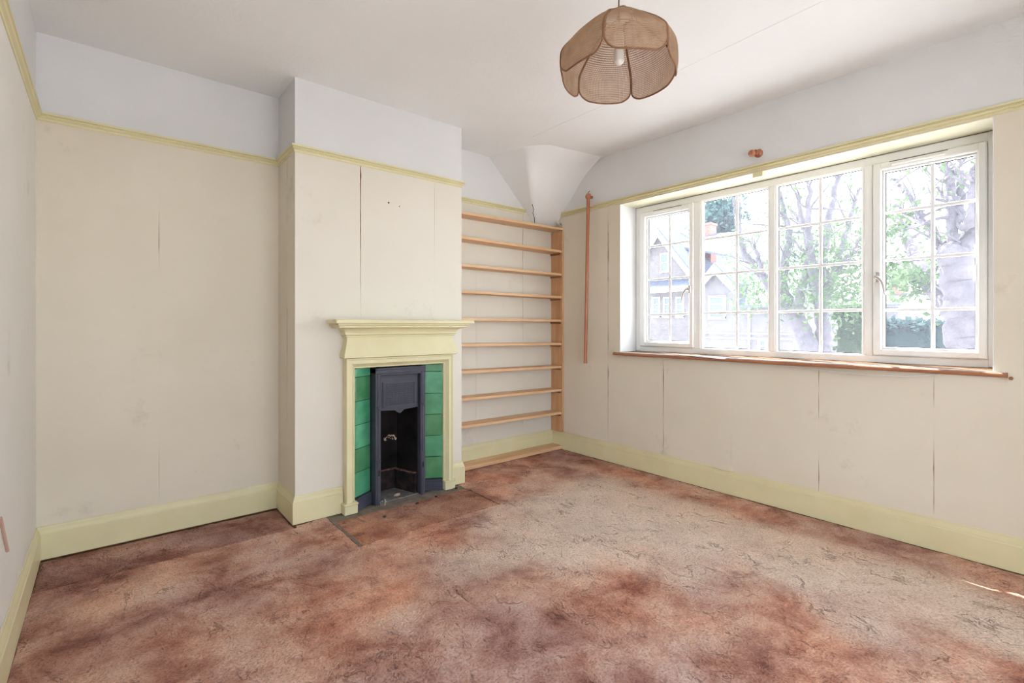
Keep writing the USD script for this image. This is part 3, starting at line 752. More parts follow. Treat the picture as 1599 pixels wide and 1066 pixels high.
def glazing(parent, y0, y1, z0, z1, ym, zms):
    """Glass with thin bars; y0 < y1. Also the sloping bead round it."""
    g = obj('pane', bb((XG - .002, y0 - .006, z0 - .006), (XG + .002, y1 + .006, z1 + .006)), m_glass, parent)
    bd = .012
    beads = []
    for lo, hi in (((y0 - bd, z0 - bd), (y0, z1 + bd)), ((y1, z0 - bd), (y1 + bd, z1 + bd)), ((y0, z0 - bd), (y1, z0)), ((y0, z1), (y1, z1 + bd))):
        beads.append(bb((XW + .012, lo[0], lo[1]), (XG + .012, hi[0], hi[1]), .004))
    obj('glazing_bead', beads, m_upvc, parent)
    gk = []
    for lo, hi in (((y0, z0), (y0 + .003, z1)), ((y1 - .003, z0), (y1, z1)), ((y0, z0), (y1, z0 + .003)), ((y0, z1 - .003), (y1, z1))):
        gk.append(bb((XG - .005, lo[0], lo[1]), (XG - .002, hi[0], hi[1])))
    obj('gasket', gk, m_rubber, parent)
    w = .0095
    obj('glazing_bar', bb((XG - .009, ym - w, z0 - .002), (XG + .009, ym + w, z1 + .002), .003), m_bar, parent)
    for zm in zms:
        obj('glazing_bar', bb((XG - .008, y0 - .002, zm - w), (XG + .008, y1 + .002, zm + w), .003), m_bar, parent)

ZB = (1.258, 1.553, 1.836)
def casement(y0, y1, gy0, gy1, ym, zms, hy, hsgn, vent):
    c = obj('casement', [bb((XW - .016, y0, .990), (XG + .02, gy0 - .012, 2.130), .006), bb((XW - .016, gy1 + .012, .990), (XG + .02, y1, 2.130), .006),
                         bb((XW - .0158, gy0 - .02, .990), (XG + .02, gy1 + .02, 1.028), .006), bb((XW - .0158, gy0 - .02, 2.085), (XG + .02, gy1 + .02, 2.130), .006)], m_upvc, w1)
    glazing(c, gy0, gy1, 1.040, 2.073, ym, zms)
    va, vb = vent
    obj('vent_slot', bb((XW - .0165, va, 2.121), (XW - .010, vb, 2.1265), .001), m_vent, c)
    obj('vent_cover', bb((XW - .027, va + .01, 2.098), (XW - .012, vb - .01, 2.113), .004), m_upvc, c)
    # cranked handle on its boss
    hz = 1.452
    x0 = XW - .016
    h = [bb((x0 - .010, hy - .013, hz - .032), (x0 + .002, hy + .013, hz + .034), .004), lathe([(0, 0), (.011, 0), (.011, .03), (.009, .034), (0, .034)], 14, (x0 - .04, hy, hz), 'x'),
         tube([(x0 - .036, hy, hz), (x0 - .040, hy + hsgn * .012, hz - .006), (x0 - .042, hy + hsgn * .030, hz - .030), (x0 - .043, hy + hsgn * .040, hz - .066), (x0 - .043, hy + hsgn * .045, hz - .105)], [.0095, .009, .0075, .007, .006], 10)]
    obj('handle', h, m_chrome, c, smooth=40)
casement(-1.360, -.861, -1.310, -.926, -1.129, ZB, -1.332, 1, (-1.26, -1.00))
casement(-3.012, -2.521, -2.964, -2.574, -2.789, ZB, -2.545, -1, (-2.86, -2.60))
for gy0, gy1, ym in ((-1.907, -1.428, -1.684), (-2.458, -1.974, -2.230)):
    fl = obj('fixed_light', [bb((XW + .004, gy0 - .016, .984), (XG, gy0 - .004, 2.134), .003), bb((XW + .004, gy1 + .004, .984), (XG, gy1 + .016, 2.134), .003)], m_upvc, w1)
    glazing(fl, gy0, gy1, .994, 2.122, ym, (1.262, 1.557, 1.832))
# sill board: white paint on top, bare wood nosing; it tapers a little and ends past the opening
sill_xy = Polygon([(-.044, -.774), (-.044, -2.42), (-.016, -2.72), (-.016, -3.106), (.002, -3.106), (.002, WY0 + .006), (.213, WY0 + .006), (.213, WY1 - .006), (.002, WY1 - .006), (.002, -.774)])
ex = trimesh.creation.extrude_polygon(sill_xy, .024, engine='earcut'); ex.apply_translation((0, 0, .9175))
sill_o = obj('window_sill', ex, m_sill_wood, w1)
nose = tube([(-.042, -.774, .9295), (-.042, -2.42, .9295), (-.035, -2.55, .9295), (-.0145, -2.74, .9295), (-.0145, -3.106, .9295)], .0122, 12)
obj('nosing', nose, m_sill_wood, sill_o, smooth=40)
top_xy = sill_xy.intersection(sbox(-.035, -3.10, .3, -.79))
tp = trimesh.creation.extrude_polygon(top_xy, .0035, engine='earcut'); tp.apply_translation((0, 0, .9412))
obj('paint_film', tp, m_sill_paint, sill_o)
# a flap of the paint film that has peeled over the edge
N_, K_ = 12, 7
V = []
for i in range(N_):
    y = -1.36 - .40 * i / (N_ - 1)
    reach = .012 + .035 * (i / (N_ - 1)) ** 1.3 if i < N_ - 1 else .008
    for j in range(K_):
        t = j / (K_ - 1)
        V.append((-.030 - reach * t, y, .9475 + .004 * math.sin(t * math.pi) - .012 * t * t * (i / (N_ - 1))))
fl_ = grid_mesh(np.array(V), N_, K_)
if fl_.face_normals[0][2] < 0: fl_.invert()
f2 = fl_.copy(); f2.apply_translation((0, 0, -.0012)); f2.invert()
obj('paint_flap', [fl_, f2], m_sill_paint, sill_o)

# window added behind the camera to let in fill daylight
w2 = thing('window_2', ((RX0 + RX1) / 2, YB - .2, RZ0), 'plain white window added behind the camera for more daylight', kind='structure')
fy0, fy1 = YB - .27, YB - .20
for x0, x1 in ((RX0 + .004, RX0 + .06), (RX1 - .06, RX1 - .004), (-2.27, -2.21), (-1.40, -1.34)):
    obj('frame_upright', bb((x0, fy0, RZ0 + .003), (x1, fy1, RZ1 - .003), .005), m_upvc, w2)
obj('frame_rail', bb((RX0 + .004, fy0, RZ1 - .06), (RX1 - .004, fy1, RZ1 - .003), .005), m_upvc, w2)
obj('frame_rail', bb((RX0 + .004, fy0, RZ0 + .003), (RX1 - .004, fy1, RZ0 + .06), .005), m_upvc, w2)
for x0, x1 in ((RX0 + .06, -2.27), (-2.21, -1.40), (-1.34, RX1 - .06)):
    obj('pane', bb((x0, YB - .237, RZ0 + .06), (x1, YB - .233, RZ1 - .06)), m_glass, w2)

# ------------------------------------------------------------------ curtain fittings
cp = thing('curtain_pole', (0, -.497, .83), 'varnished wooden curtain pole hanging upright from its wall bracket', 'curtain pole')
PX, PY = -.072, -.520
obj('pole', tube([(PX, PY, 2.292), (PX + .0, PY + .017, 1.55), (PX, PY + .034, .832)], .0145, 16), m_pole, cp, smooth=40)
br = obj('bracket', [lathe([(0, 0), (.026, 0), (.027, .006), (.022, .012), (.013, .018), (.011, .052), (.015, .058), (0, .06)], 20, (-.058, -.499, 2.305), 'x')], m_pole, cp, smooth=40)
obj('cup', lathe([(0, -.022), (.016, -.020), (.022, -.008), (.022, .010), (.017, .020), (0, .024)], 20, (PX, PY, 2.300)), m_pole, br, smooth=40)
obj('hook', tube([(PX + .0, PY + .012, 2.318), (PX - .004, PY - .004, 2.332), (PX - .006, PY - .022, 2.340)], .0032, 6), m_flex, br)
b2 = thing('curtain_bracket', (0, -1.94, 2.305), 'empty turned wooden curtain bracket high on the wall above the window', 'curtain bracket')
obj('rosette', lathe([(0, 0), (.014, 0), (.014, .034), (.020, .040), (.027, .048), (.027, .056), (0, .058)], 22, (-.058, -1.945, 2.305), 'x'), m_pole, b2, smooth=40)
obj('cup', lathe([(0, -.016), (.013, -.016), (.020, -.008), (.022, .004), (.019, .014), (.008, .018), (0, .018)], 22, (-.072, -1.93, 2.296), 'x'), m_pole, b2, smooth=40)
obj('hanging_block', bb((-.012, -1.972, 2.150), (.022, -1.908, 2.186), .002), m_yellow, label='small yellow painted wooden block under the rail above the window', cat='wooden block')

# cable sagging under the sill
cb_pts = [(-.030, -2.10, .913), (-.028, -2.25, .905), (-.026, -2.42, .892), (-.025, -2.58, .888), (-.024, -2.72, .892), (-.022, -2.81, .906), (-.02, -2.86, .914)]
obj('cable', tube(cb_pts, .0032, 8), m_cable, label='thin white cable sagging under the window sill', cat='cable', smooth=60)
obj('sill_knob', lathe([(0, 0), (.007, 0), (.009, .006), (.006, .012), (0, .013)], 12, (-.034, -3.118, .917), 'x'), m_pine_dark, label='tiny dark knob at the far end of the window sill', cat='knob')

# brown strip on the left wall at the photo's edge
obj('wooden_strip', tube([(-W + .006, -1.105, .545), (-W + .006, -1.03, .462), (-W + .006, -.957, .385)], .0052, 6), m_strip, label='short slanting brown wooden strip fixed low on the blank wall', cat='wooden strip')

# loose curls of wallpaper
def curl(name, P0, along, up, out, L, Hh, lift, label, mat, seed=0):
    V = []
    n, k = 10, 6
    for i in range(n):
        for j in range(k):
            s, t = i / (n - 1), j / (k - 1)
            env = math.sin(math.pi * min(1, s * 1.02)) ** .8
            V.append(np.array(P0) + np.array(along) * (s - .5) * L + np.array(up) * (t * Hh) + np.array(out) * (.0035 + lift * env * (1 - t) ** 1.7))
    m = grid_mesh(np.array(V), n, k)
    f2 = m.copy(); f2.vertices = np.array(f2.vertices) + np.array(out) * .001; m.invert()
    return obj(name, [m, f2], mat, label=label, cat='wallpaper')
curl('wallpaper_curl', (0, -.42, .1625), (0, 1, 0), (0, 0, 1), (-1, 0, 0), .26, .045, .014, 'lifted flap of cream wallpaper above the skirting, nearest the shelves', m_paper)
curl('wallpaper_curl', (0, -1.70, .1625), (0, 1, 0), (0, 0, 1), (-1, 0, 0), .16, .040, .018, 'lifted flap of cream wallpaper above the skirting, below the window middle', m_paper)
V = []
for i in range(10):
    th = i / 9 * 4.2
    r = .024 - .0012 * i
    for j in range(6):
        w = .075 * (j / 5)
        V.append((-.010 - .026 + r * math.cos(th) , -.10 - w * .55, 2.135 - w * .35 + r * math.sin(th)))
cm = grid_mesh(np.array(V), 10, 6); c2 = cm.copy(); c2.vertices = np.array(c2.vertices) * 1.0 + np.array([0, 0, .001]); cm.invert()
obj('wallpaper_curl', [cm, c2], m_paper, label='curled scrap of torn wallpaper hanging under the rail above the shelves', cat='wallpaper', smooth=50)
for i, (x, z, r, lb) in enumerate([(-1.877, 1.985, .006, 'upper nail hole in the chimney breast paper'), (-1.80, 1.972, .0035, 'smaller nail hole in the chimney breast paper')]):
    obj('nail_hole', lathe([(0, 0), (r, 0), (r * .8, .0012), (0, .0014)], 10, (0, 0, 0)).apply_transform(trimesh.transformations.rotation_matrix(math.pi / 2, [1, 0, 0])).apply_translation((x, CHY - .0022, z)), m_dark, label=lb, cat='nail hole')

# ------------------------------------------------------------------ pendant lamp
LX, LY = -1.806, -2.20
lamp = thing('pendant_lamp', (LX, LY, 2.13), 'woven raffia pendant lampshade of six petal panels hanging from the ceiling', 'ceiling lamp')
obj('flex', tube([(LX, LY, ZC), (LX + .001, LY, 2.5), (LX, LY, 2.33)], .0032, 8), m_flex, lamp)
obj('ceiling_rose', lathe([(0, -.028), (.018, -.026), (.040, -.012), (.045, 0), (0, 0)], 24, (LX, LY, ZC)), m_holder, lamp, smooth=40)
ho = obj('lampholder', lathe([(0, .09), (.010, .088), (.014, .07), (.019, .045), (.019, .0), (.016, -.004), (0, -.004)], 20, (LX, LY, 2.245)), m_holder, lamp, smooth=40)
obj('bulb', lathe([(0, -.072), (.010, -.070), (.018, -.062), (.020, -.055), (.019, -.02), (.014, .0), (0, .0)], 20, (LX, LY, 2.243)), m_bulb, lamp, smooth=60)
ZR = 2.125
prof_t = np.array([0, .14, .30, .48, .66, .84, 1.0])
prof_r = np.array([.219, .228, .226, .197, .150, .096, .045])
prof_z = np.array([0, .040, .085, .125, .165, .205, .235])
az_cam = math.atan2(CAM[1] - LY, CAM[0] - LX)
A0 = az_cam - 13 * D2R               # direction of the ridge that faces the camera
def shade_pt(k, s, t, off=0.0):
    """k: panel, s in [-1, 1] across, t in [0, 1] up."""
    r = np.interp(t, prof_t, prof_r) + off
    z = np.interp(t, prof_t, prof_z)
    a0, a1 = A0 - k * math.pi / 3, A0 - (k + 1) * math.pi / 3
    p0, p1 = np.array([math.cos(a0), math.sin(a0)]) * r, np.array([math.cos(a1), math.sin(a1)]) * r
    q = (p0 + p1) / 2 + (p1 - p0) / 2 * s
    am = (a0 + a1) / 2
    q = q + np.array([math.cos(am), math.sin(am)]) * (.020 * (1 - s * s))
    sag = -.007 * (1 - s * s) * (1 - t) ** 3
    return np.array([LX + q[0], LY + q[1], ZR + z + sag])
from scipy.interpolate import PchipInterpolator
_pr, _pz = PchipInterpolator(prof_t, prof_r), PchipInterpolator(prof_t, prof_z)
tt_ = np.linspace(0, 1, 60)
prof_t, prof_r, prof_z = tt_, _pr(tt_), _pz(tt_)
NS, NT = 21, 25
for k in range(6):
    V, Vi, UV = [], [], []
    for i in range(NS):
        for j in range(NT):
            tau = -1 + 2 * j / (NT - 1)
            e_ = 16 if tau < 0 else 8
            wdt = (1 - abs(tau) ** e_) ** (1 / 5) * .985 if abs(tau) < 1 else 0
            wdt = max(wdt, .72 if tau < 0 else .60)
            s = (-1 + 2 * i / (NS - 1)) * wdt
            t = .5 + .5 * tau
            V.append(shade_pt(k, s, t)); Vi.append(shade_pt(k, s, t, -.0014)); UV.append((s * .5 + .5, t * 1.3))
    a = grid_mesh(np.array(V), NS, NT); b = grid_mesh(np.array(Vi), NS, NT)
    out_d = np.mean(V, 0) - np.array([LX, LY, ZR + .05])
    if a.face_normals.mean(0) @ out_d < 0: a.invert()
    else: b.invert()
    pan = obj('shade_panel', trimesh.util.concatenate([a, b]), m_weave, lamp, smooth=True, uv=UV + UV)
    edge = [(i, 0) for i in range(NS)] + [(NS - 1, j) for j in range(1, NT)] + [(i, NT - 1) for i in range(NS - 2, -1, -1)] + [(0, j) for j in range(NT - 2, -1, -1)]
    loop = np.array([V[i * NT + j] for i, j in edge])
    for _ in range(2):
        loop[:-1] = (np.roll(loop[:-1], 1, 0) + 2 * loop[:-1] + np.roll(loop[:-1], -1, 0)) / 4
        loop[-1] = loop[0]
    obj('piping', tube(loop, .0034, 6, cap=False), m_piping, pan, smooth=60)
sp = [tube([(LX + math.cos(A0 + a) * .05, LY + math.sin(A0 + a) * .05, ZR + .224), (LX, LY, ZR + .224)], .002, 5) for a in (0, 2.1, 4.2)]
obj('spider', sp + [tube([(LX + math.cos(a) * .05, LY + math.sin(a) * .05, ZR + .225) for a in np.linspace(0, 2 * math.pi, 25)], .003, 6, False)], m_piping, lamp)

# ------------------------------------------------------------------ outside: ground, houses, trees
GZ = -2.9
xs = np.array([TH, 14, 26, 38, 60, 160]); zs = np.array([GZ, GZ, GZ + .8, .2, .7, 1.0])
gx = np.concatenate([[-60, -W - 1, 0.5], np.linspace(1, 160, 70)])
gy = np.linspace(-70, 90, 60)
Xg, Yg = np.meshgrid(gx, gy, indexing='ij')
Zg = np.interp(Xg, xs, zs) + (meshkit.fbm(np.stack([Xg * .15, Yg * .15, Xg * 0], -1), 3, 4) - .5) * .5 * (Xg > 8)
gm_ = grid_mesh(np.stack([Xg, Yg, Zg], -1).reshape(-1, 3), len(gx), len(gy))
if gm_.face_normals[0][2] < 0: gm_.invert()
obj('ground_outside', gm_, m_asphalt, kind='structure', label='pale sunlit ground rising beyond the window')

def P(u, v, X): return at(u, v, X)
def slab(pts, n, t):
    """A convex polygon thickened along n."""
    pts = np.array(pts, float)
    return trimesh.Trimesh(np.vstack([pts, pts + np.array(n) * t])).convex_hull
def win(parent, u0, u1, v0, v1, X, bars=1):
    a, b = P(u0, v0, X), P(u1, v1, X)
    y0, y1, z0, z1 = min(a[1], b[1]), max(a[1], b[1]), min(a[2], b[2]), max(a[2], b[2])
    f = .10
    fr = [bb((X - .08, y0 - f, z0 - f), (X + .05, y0, z1 + f)), bb((X - .08, y1, z0 - f), (X + .05, y1 + f, z1 + f)), bb((X - .08, y0, z1), (X + .05, y1, z1 + f)), bb((X - .12, y0 - f, z0 - f * 1.3), (X + .05, y1 + f, z0))]
    for k in range(bars):
        zz = z0 + (z1 - z0) * (k + 1) / (bars + 1)
        fr.append(bb((X - .07, y0, zz - .035), (X + .02, y1, zz + .035)))
    w = obj('window', fr, m_wood_w, parent)
    obj('pane', bb((X - .03, y0, z0), (X - .01, y1, z1)), m_winglass, w)

# larger gabled house
XH = 23.4
ap, le, re = P(1033, 362, XH), P(1004, 405, XH), P(1088, 432, XH)
le = np.array([XH, ap[1] + (ap[1] - re[1]), re[2]])
h1 = thing('house', (XH, ap[1], GZ), 'rendered house with tall white-trimmed gable across the road', 'house')
gable = Polygon([(le[1], GZ), (re[1] - 5.5, GZ), (re[1] - 5.5, re[2] - .1), (re[1], re[2]), (ap[1], ap[2]), (le[1], le[2])])
obj('wall', prism(gable, lambda h, z, d: np.stack([XH + d, h, z], -1), 0, 6.0), m_render, h1)
for a, b in ((ap, le), (ap, re)):
    dv = (b - a); e = a + dv * 1.12
    up = np.array([0, 0, .12])
    obj('bargeboard', slab([a + up + (-.5, 0, 0), e + up + (-.5, 0, 0), e - (.5, 0, .34), a - (.5, 0, .34)], (1, 0, 0), .12), m_wood_w, h1)
    obj('roof', slab([a + (-.45, 0, .12), e + (-.45, 0, .12), e + (6.4, 0, .12), a + (6.4, 0, .12)], (0, 0, 1), .12), m_slate, h1)
rr = P(1082, 372, XH + 2.5)
obj('roof_slope', slab([(XH + 1.0, re[1] - 5.6, re[2] - .1), (XH + 1.0, ap[1], ap[2] - .8), (XH + 3.5, ap[1], ap[2] + .1), (XH + 3.5, re[1] - 5.6, ap[2] - .5)], (0, 0, 1), .12), m_slate, h1)
win(h1, 1033.5, 1043, 398, 422, XH)
for u0, u1 in ((1021, 1029), (1038.5, 1047), (1058, 1066)):
    win(h1, u0, u1, 466, 493, XH, 2)
b0, b1 = P(1008, 441, XH), P(1076, 450, XH)
obj('bay_roof', slab([(XH, b0[1] + .4, b0[2]), (XH, b1[1] - .3, b0[2]), (XH - .7, b1[1] - .3, b0[2] - .45), (XH - .7, b0[1] + .4, b0[2] - .45)], (0, 0, 1), .12), m_slate, h1)
obj('bay_fascia', bb((XH - .72, b1[1] - .35, b0[2] - .75), (XH - .6, b0[1] + .45, b0[2] - .42)), m_wood_w, h1)
c0 = P(1102, 348, XH + 3)
obj('chimney', [bb((c0[0], c0[1] - .35, ap[2] - 2.2), (c0[0] + .7, c0[1] + .35, c0[2])), bb((c0[0] - .05, c0[1] - .4, c0[2] - .15), (c0[0] + .75, c0[1] + .4, c0[2] - .03))], m_chim, h1)
for k in range(5):
    zz = P(1040, 508 + k * 6, XH)[2]
    obj('band_course', bb((XH - .03, re[1] - 5.5, zz - .03), (XH + .02, le[1], zz + .03)), m_render2, h1)
# lower gabled wing in front
XS = 18.0
ap2, re2 = P(1121, 418, XS), P(1149, 446, XS)
le2 = np.array([XS, 2 * ap2[1] - re2[1], re2[2]])
h2 = thing('house', (XS, ap2[1], GZ), 'lower rendered house with small white-edged gable and long slate roof', 'house')
farY = P(1238, 500, XS)[1]
gab2 = Polygon([(le2[1], GZ), (farY, GZ), (farY, re2[2] - .9), (re2[1], re2[2] - .9), (re2[1], re2[2]), (ap2[1], ap2[2]), (le2[1], le2[2])])
obj('wall', prism(gab2, lambda h, z, d: np.stack([XS + d, h, z], -1), 0, 4.0), m_render2, h2)
for a, b in ((ap2, le2), (ap2, re2)):
    e = a + (b - a) * 1.14
    obj('bargeboard', slab([a + (-.4, 0, .14), e + (-.4, 0, .14), e - (.4, 0, .26), a - (.4, 0, .26)], (1, 0, 0), .1), m_wood_w, h2)
    obj('roof', slab([a + (-.35, 0, .12), e + (-.35, 0, .12), e + (4, 0, .12), a + (4, 0, .12)], (0, 0, 1), .1), m_slate, h2)
obj('roof_slope', slab([(XS - .35, re2[1] - .2, re2[2] - 1.0), (XS - .35, farY - .3, re2[2] - 1.0), (XS + 2.2, farY - .3, re2[2] + .9), (XS + 2.2, re2[1] - .2, re2[2] + .9)], (0, 0, 1), .12), m_slate, h2)
win(h2, 1110, 1130, 465, 494, XS, 2)
win(h2, 1188, 1195, 532, 548, XS, 1)
for v in (520, 527):
    zz = P(1120, v, XS)[2]
    obj('band_course', bb((XS - .04, farY, zz - .035), (XS + .02, le2[1], zz + .035)), m_wood_w, h2)
obj('downpipe', tube([(XS - .08, P(1171, 470, XS)[1], P(1171, 478, XS)[2]), (XS - .08, P(1171, 470, XS)[1], GZ)], .05, 8), m_wood_w, h2)
# far house beyond the hedge
XF = 46.0
f0, f1 = P(1374, 463, XF), P(1419, 479, XF)
h3 = thing('house', (XF, (f0[1] + f1[1]) / 2, GZ), 'distant slate roof with red chimney beyond the hedge', 'house')
obj('roof', slab([(XF, f0[1] + 3, f0[2]), (XF, f1[1], f0[2]), (XF - 2.5, f1[1], f1[2]), (XF - 2.5, f0[1] + 3, f1[2])], (0, 0, 1), .2), m_slate, h3)
obj('wall', bb((XF - 2.3, f1[1] + .2, GZ), (XF + 3, f0[1] + 3, f1[2])), m_render, h3)
cc = P(1400, 444, XF)
obj('chimney', [bb((XF - .2, cc[1] - .42, f0[2] - .6), (XF + .7, cc[1] + .42, cc[2])), bb((XF - .3, cc[1] - .52, cc[2] - .2), (XF + .8, cc[1] + .52, cc[2] - .02))], m_chim, h3)

def leaves(points, n, spread, size, rs):
    """Loose quads bent along the middle, scattered round the given points."""
    pts = np.array(points)
    c = pts[rs.randint(0, len(pts), n)] + rs.normal(0, 1, (n, 3)) * np.asarray(spread)
    a = rs.normal(0, 1, (n, 3)); a /= np.linalg.norm(a, axis=1, keepdims=True)
    b = np.cross(a, rs.normal(0, 1, (n, 3))); b /= np.linalg.norm(b, axis=1, keepdims=True)
    s = size * (.6 + .8 * rs.rand(n, 1))
    V = np.stack([c - a * s, c + b * s * .5, c + a * s, c - b * s * .5], 1).reshape(-1, 3)
    i = np.arange(n)[:, None] * 4
    return trimesh.Trimesh(V, np.vstack([i + [0, 1, 2], i + [0, 2, 3]]), process=False)

def smooth_path(p, n=6):
    p = np.array(p, float)
    from scipy.interpolate import CubicSpline
    t = np.r_[0, np.cumsum(np.linalg.norm(np.diff(p, axis=0), axis=1))]
    if len(p) < 3: return p
    return CubicSpline(t, p)(np.linspace(0, t[-1], n * (len(p) - 1) + 1))

def limb(px, X, depth, r0, r1, rs):
    """A limb whose line the photograph shows, given depth by drifting towards and away from the viewer."""
    q = [at(u, v, X) for u, v in px]
    q = [p + (p - CAM) / np.linalg.norm(p - CAM) * depth * (i / max(1, len(q) - 1)) for i, p in enumerate(q)]
    s = smooth_path(q)
    s = s + rs.normal(0, .018, s.shape)
    k = np.linspace(0, 1, len(s))
    dist = np.linalg.norm(s[0] - CAM) / F_PX
    return s, (r0 + (r1 - r0) * k) * dist

def twigs(s, r, n, length, rs, start=.25):
    out, tips = [], []
    for _ in range(n):
        i = rs.randint(int(len(s) * start), len(s))
        d = rs.normal(0, 1, 3); d[2] = abs(d[2]) * .8 + .25; d /= np.linalg.norm(d)
        L = length * (.4 + .8 * rs.rand())
        p = [s[i]]
        for _k in range(4):
            d = d + rs.normal(0, .22, 3); d /= np.linalg.norm(d)
            p.append(p[-1] + d * L / 4)
        rr = min(r[i] * .55, .03)
        out.append(tube(p, np.linspace(rr, .006, 5), 5)); tips += p[2:]
    return out, tips

def tree(X, label, trunk, limbs, n_tw, L_tw, leaf_pts, n_leaf, lm, seed, leaf_size=.09, spread=.35, group=None):
    rs = np.random.RandomState(seed)
    s, r = limb(trunk[0], X, 0, trunk[1], trunk[2], rs)
    base = s[0].copy(); base[2] = GZ - .1
    s = np.vstack([[base], s]); r = np.r_[r[0] * 1.25, r]
    t = thing('tree', (base[0], base[1], GZ), label, 'tree', group)
    tr = tube(s, r, 12)
    obj('trunk', tr, m_bark, t, smooth=50)
    tips, tw = [], []
    for px, dep, r0, r1 in limbs:
        s2, r2 = limb(px, X, dep, r0, r1, rs)
        obj('branch', tube(s2, r2, 9), m_bark, t, smooth=50)
        o, tp_ = twigs(s2, r2, n_tw, L_tw, rs); tw += o; tips += tp_
    if tw: obj('twigs', tw, m_bark, t, kind='stuff')
    lp = [at(u, v, X + dx) for u, v, dx in leaf_pts]
    if n_leaf: obj('foliage', [leaves(lp, n_leaf, spread, leaf_size, rs), leaves(tips, n_leaf // 3, .12, leaf_size * .7, rs)], lm, t, kind='stuff')
    return t

tree(9.0, 'forked ivy-clad tree spreading bare branches in front of the two houses',
     ([(1279, 600), (1268, 556), (1254, 520), (1236, 488)], 13, 11),
     [([(1236, 488), (1226, 462), (1222, 430), (1230, 390), (1229, 350), (1222, 320), (1215, 292)], .8, 8, 2.2),
      ([(1240, 495), (1252, 450), (1262, 400), (1260, 365), (1252, 335), (1246, 305)], -.6, 7, 2),
      ([(1236, 488), (1210, 455), (1193, 434), (1180, 418), (1166, 400), (1156, 372), (1149, 332), (1145, 300)], 1.2, 8, 1.8),
      ([(1188, 425), (1184, 400), (1176, 384), (1165, 372)], .6, 4, 1),
      ([(1278, 590), (1285, 545), (1284, 490), (1281, 440), (1286, 395), (1291, 355), (1299, 318), (1305, 285), (1309, 255)], 1.4, 11, 2.4),
      ([(1284, 480), (1272, 430), (1265, 380), (1263, 330), (1264, 285)], -.9, 7, 2.2),
      ([(1284, 470), (1300, 430), (1316, 385), (1326, 345), (1336, 310), (1345, 292)], .9, 6, 1.6),
      ([(1286, 450), (1310, 420), (1330, 395), (1345, 372)], -.8, 4, 1.2),
      ([(1262, 370), (1246, 340), (1230, 325)], .3, 2.5, 1)],
     7, 1.1, [(u, v, rnd.uniform(-.8, 1.2)) for u, v in ((1238, 470), (1252, 455), (1266, 468), (1275, 440), (1258, 420), (1296, 455), (1310, 440), (1328, 450), (1338, 425), (1330, 400), (1318, 470), (1300, 475), (1240, 440), (1225, 400), (1262, 390), (1300, 395), (1335, 365), (1180, 455), (1165, 460), (1170, 440))],
     2600, m_leaf, 5, .055, .30)
tree(5.8, 'thick-trunked tree close to the casement farthest from the shelves',
     ([(1512, 640), (1508, 560), (1503, 500), (1497, 445), (1490, 405), (1487, 388)], 19, 14),
     [([(1487, 392), (1487, 366), (1484, 336), (1486, 304), (1485, 276)], .3, 6, 4.2),
      ([(1485, 276), (1474, 262), (1462, 248), (1450, 230)], .3, 4, 1.6),
      ([(1486, 280), (1496, 262), (1503, 240)], -.3, 3.4, 1.2),
      ([(1496, 420), (1506, 382), (1518, 362), (1532, 345)], .4, 10, 6),
      ([(1508, 352), (1499, 342), (1499, 318), (1498, 292), (1500, 268)], .5, 5, 3),
      ([(1500, 350), (1510, 350), (1517, 330), (1520, 290), (1522, 262)], -.4, 6, 3),
      ([(1488, 396), (1475, 378), (1459, 367), (1450, 352), (1438, 337), (1424, 311), (1408, 291), (1392, 276)], .9, 5, 2),
      ([(1456, 365), (1462, 380), (1470, 396)], .2, 3, 1.4), ([(1446, 350), (1430, 342), (1413, 332), (1400, 318)], .4, 2.4, 1.0),
      ([(1484, 315), (1468, 298), (1452, 284)], .2, 2, .8),
      ([(1503, 505), (1484, 478), (1459, 452), (1440, 418), (1426, 393), (1417, 374), (1406, 354)], 1.6, 10, 5)],
     4, .7, [(u, v, rnd.uniform(0, 1.6)) for u, v in ((1400, 436), (1415, 425), (1432, 432), (1440, 445), (1418, 446), (1392, 420), (1500, 470), (1508, 480), (1515, 490), (1402, 348), (1385, 340), (1455, 415))],
     900, m_leaf, 6, .06, .14)
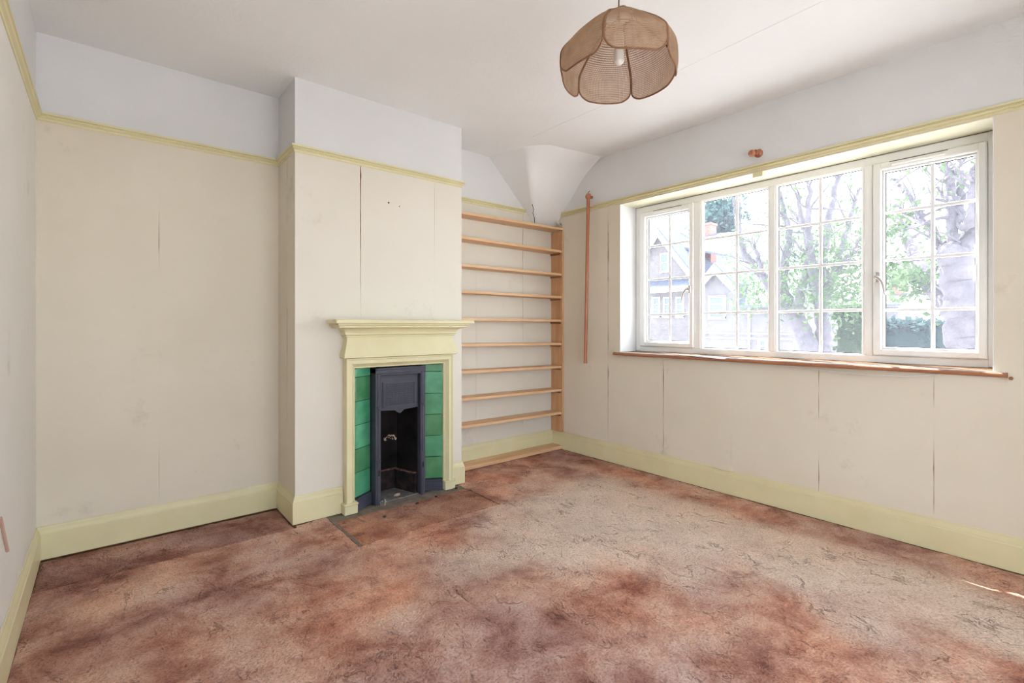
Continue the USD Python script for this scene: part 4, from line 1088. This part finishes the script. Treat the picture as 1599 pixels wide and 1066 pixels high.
tree(34.0, 'dark leafy tree rising behind the chimney of the gabled house',
     ([(1116, 470), (1118, 400), (1120, 350)], 4, 2), [([(1119, 380), (1110, 350), (1106, 335)], 1, 2, .7), ([(1119, 370), (1130, 345), (1136, 330)], -1, 2, .7)],
     6, 2.0, [(u, v, rnd.uniform(-1, 1.5)) for u, v in ((1108, 330), (1117, 322), (1126, 330), (1135, 345), (1128, 358), (1112, 352), (1104, 368), (1122, 340), (1100, 385), (1136, 372), (1112, 340))],
     1500, m_leaf_d, 8, .26, .55)

def hedge(label, u0, u1, vt, X, depth, lm, seed, n=3200, size=.16):
    rs = np.random.RandomState(seed)
    a, b = at(u0, vt, X), at(u1, vt, X)
    y0, y1, zt = min(a[1], b[1]), max(a[1], b[1]), a[2]
    gz = float(np.interp(X, xs, zs)) - .3
    h = thing('hedge', (X, (y0 + y1) / 2, gz), label, 'hedge')
    core = trimesh.creation.box((depth, y1 - y0, zt - gz)).subdivide().subdivide().subdivide()
    core.apply_translation((X + depth / 2, (y0 + y1) / 2, (zt + gz) / 2))
    v = np.array(core.vertices); v += (meshkit.fbm(v * 1.3, 3, seed)[:, None] - .5) * .5
    obj('body', trimesh.Trimesh(v, core.faces, process=False), lm, h)
    p = np.stack([X + depth * rs.rand(n) * .6 - .05, y0 + (y1 - y0) * rs.rand(n), np.where(rs.rand(n) < .5, zt - .1, gz + (zt - gz) * rs.rand(n))], -1)
    obj('leaves', leaves(p, n, .14, size, rs), lm, h, kind='stuff')
hedge('tall dark green hedge seen through the casement with the thick tree', 1370, 1475, 507, 26.0, 2.0, m_leaf_d, 12)
hedge('bright green shrub mass between the forked tree and the casement', 1308, 1352, 486, 22.6, 1.6, m_leaf, 13)
rs_ = np.random.RandomState(3)
# overhead wires along the road
for (a, b, lb) in (((1372, 421), (1540, 398), 'overhead wire crossing the view, topmost of three'), ((1372, 408), (1535, 455), 'overhead wire sloping downwards past the thick tree'), ((1098, 382), (1200, 374), 'overhead wire in front of the two gabled houses')):
    wx_ = 13.0 + .9 * used.get('/World/overhead_wire', 0)
    p, q = at(*a, wx_), at(*b, wx_)
    e = (q - p)
    pts = [p + e * t - np.array([0, 0, .25 * 4 * t * (1 - t)]) for t in np.linspace(-.4, 1.4, 15)]
    obj('overhead_wire', tube(pts, .014, 5), m_rubber, label=lb, cat='wire')
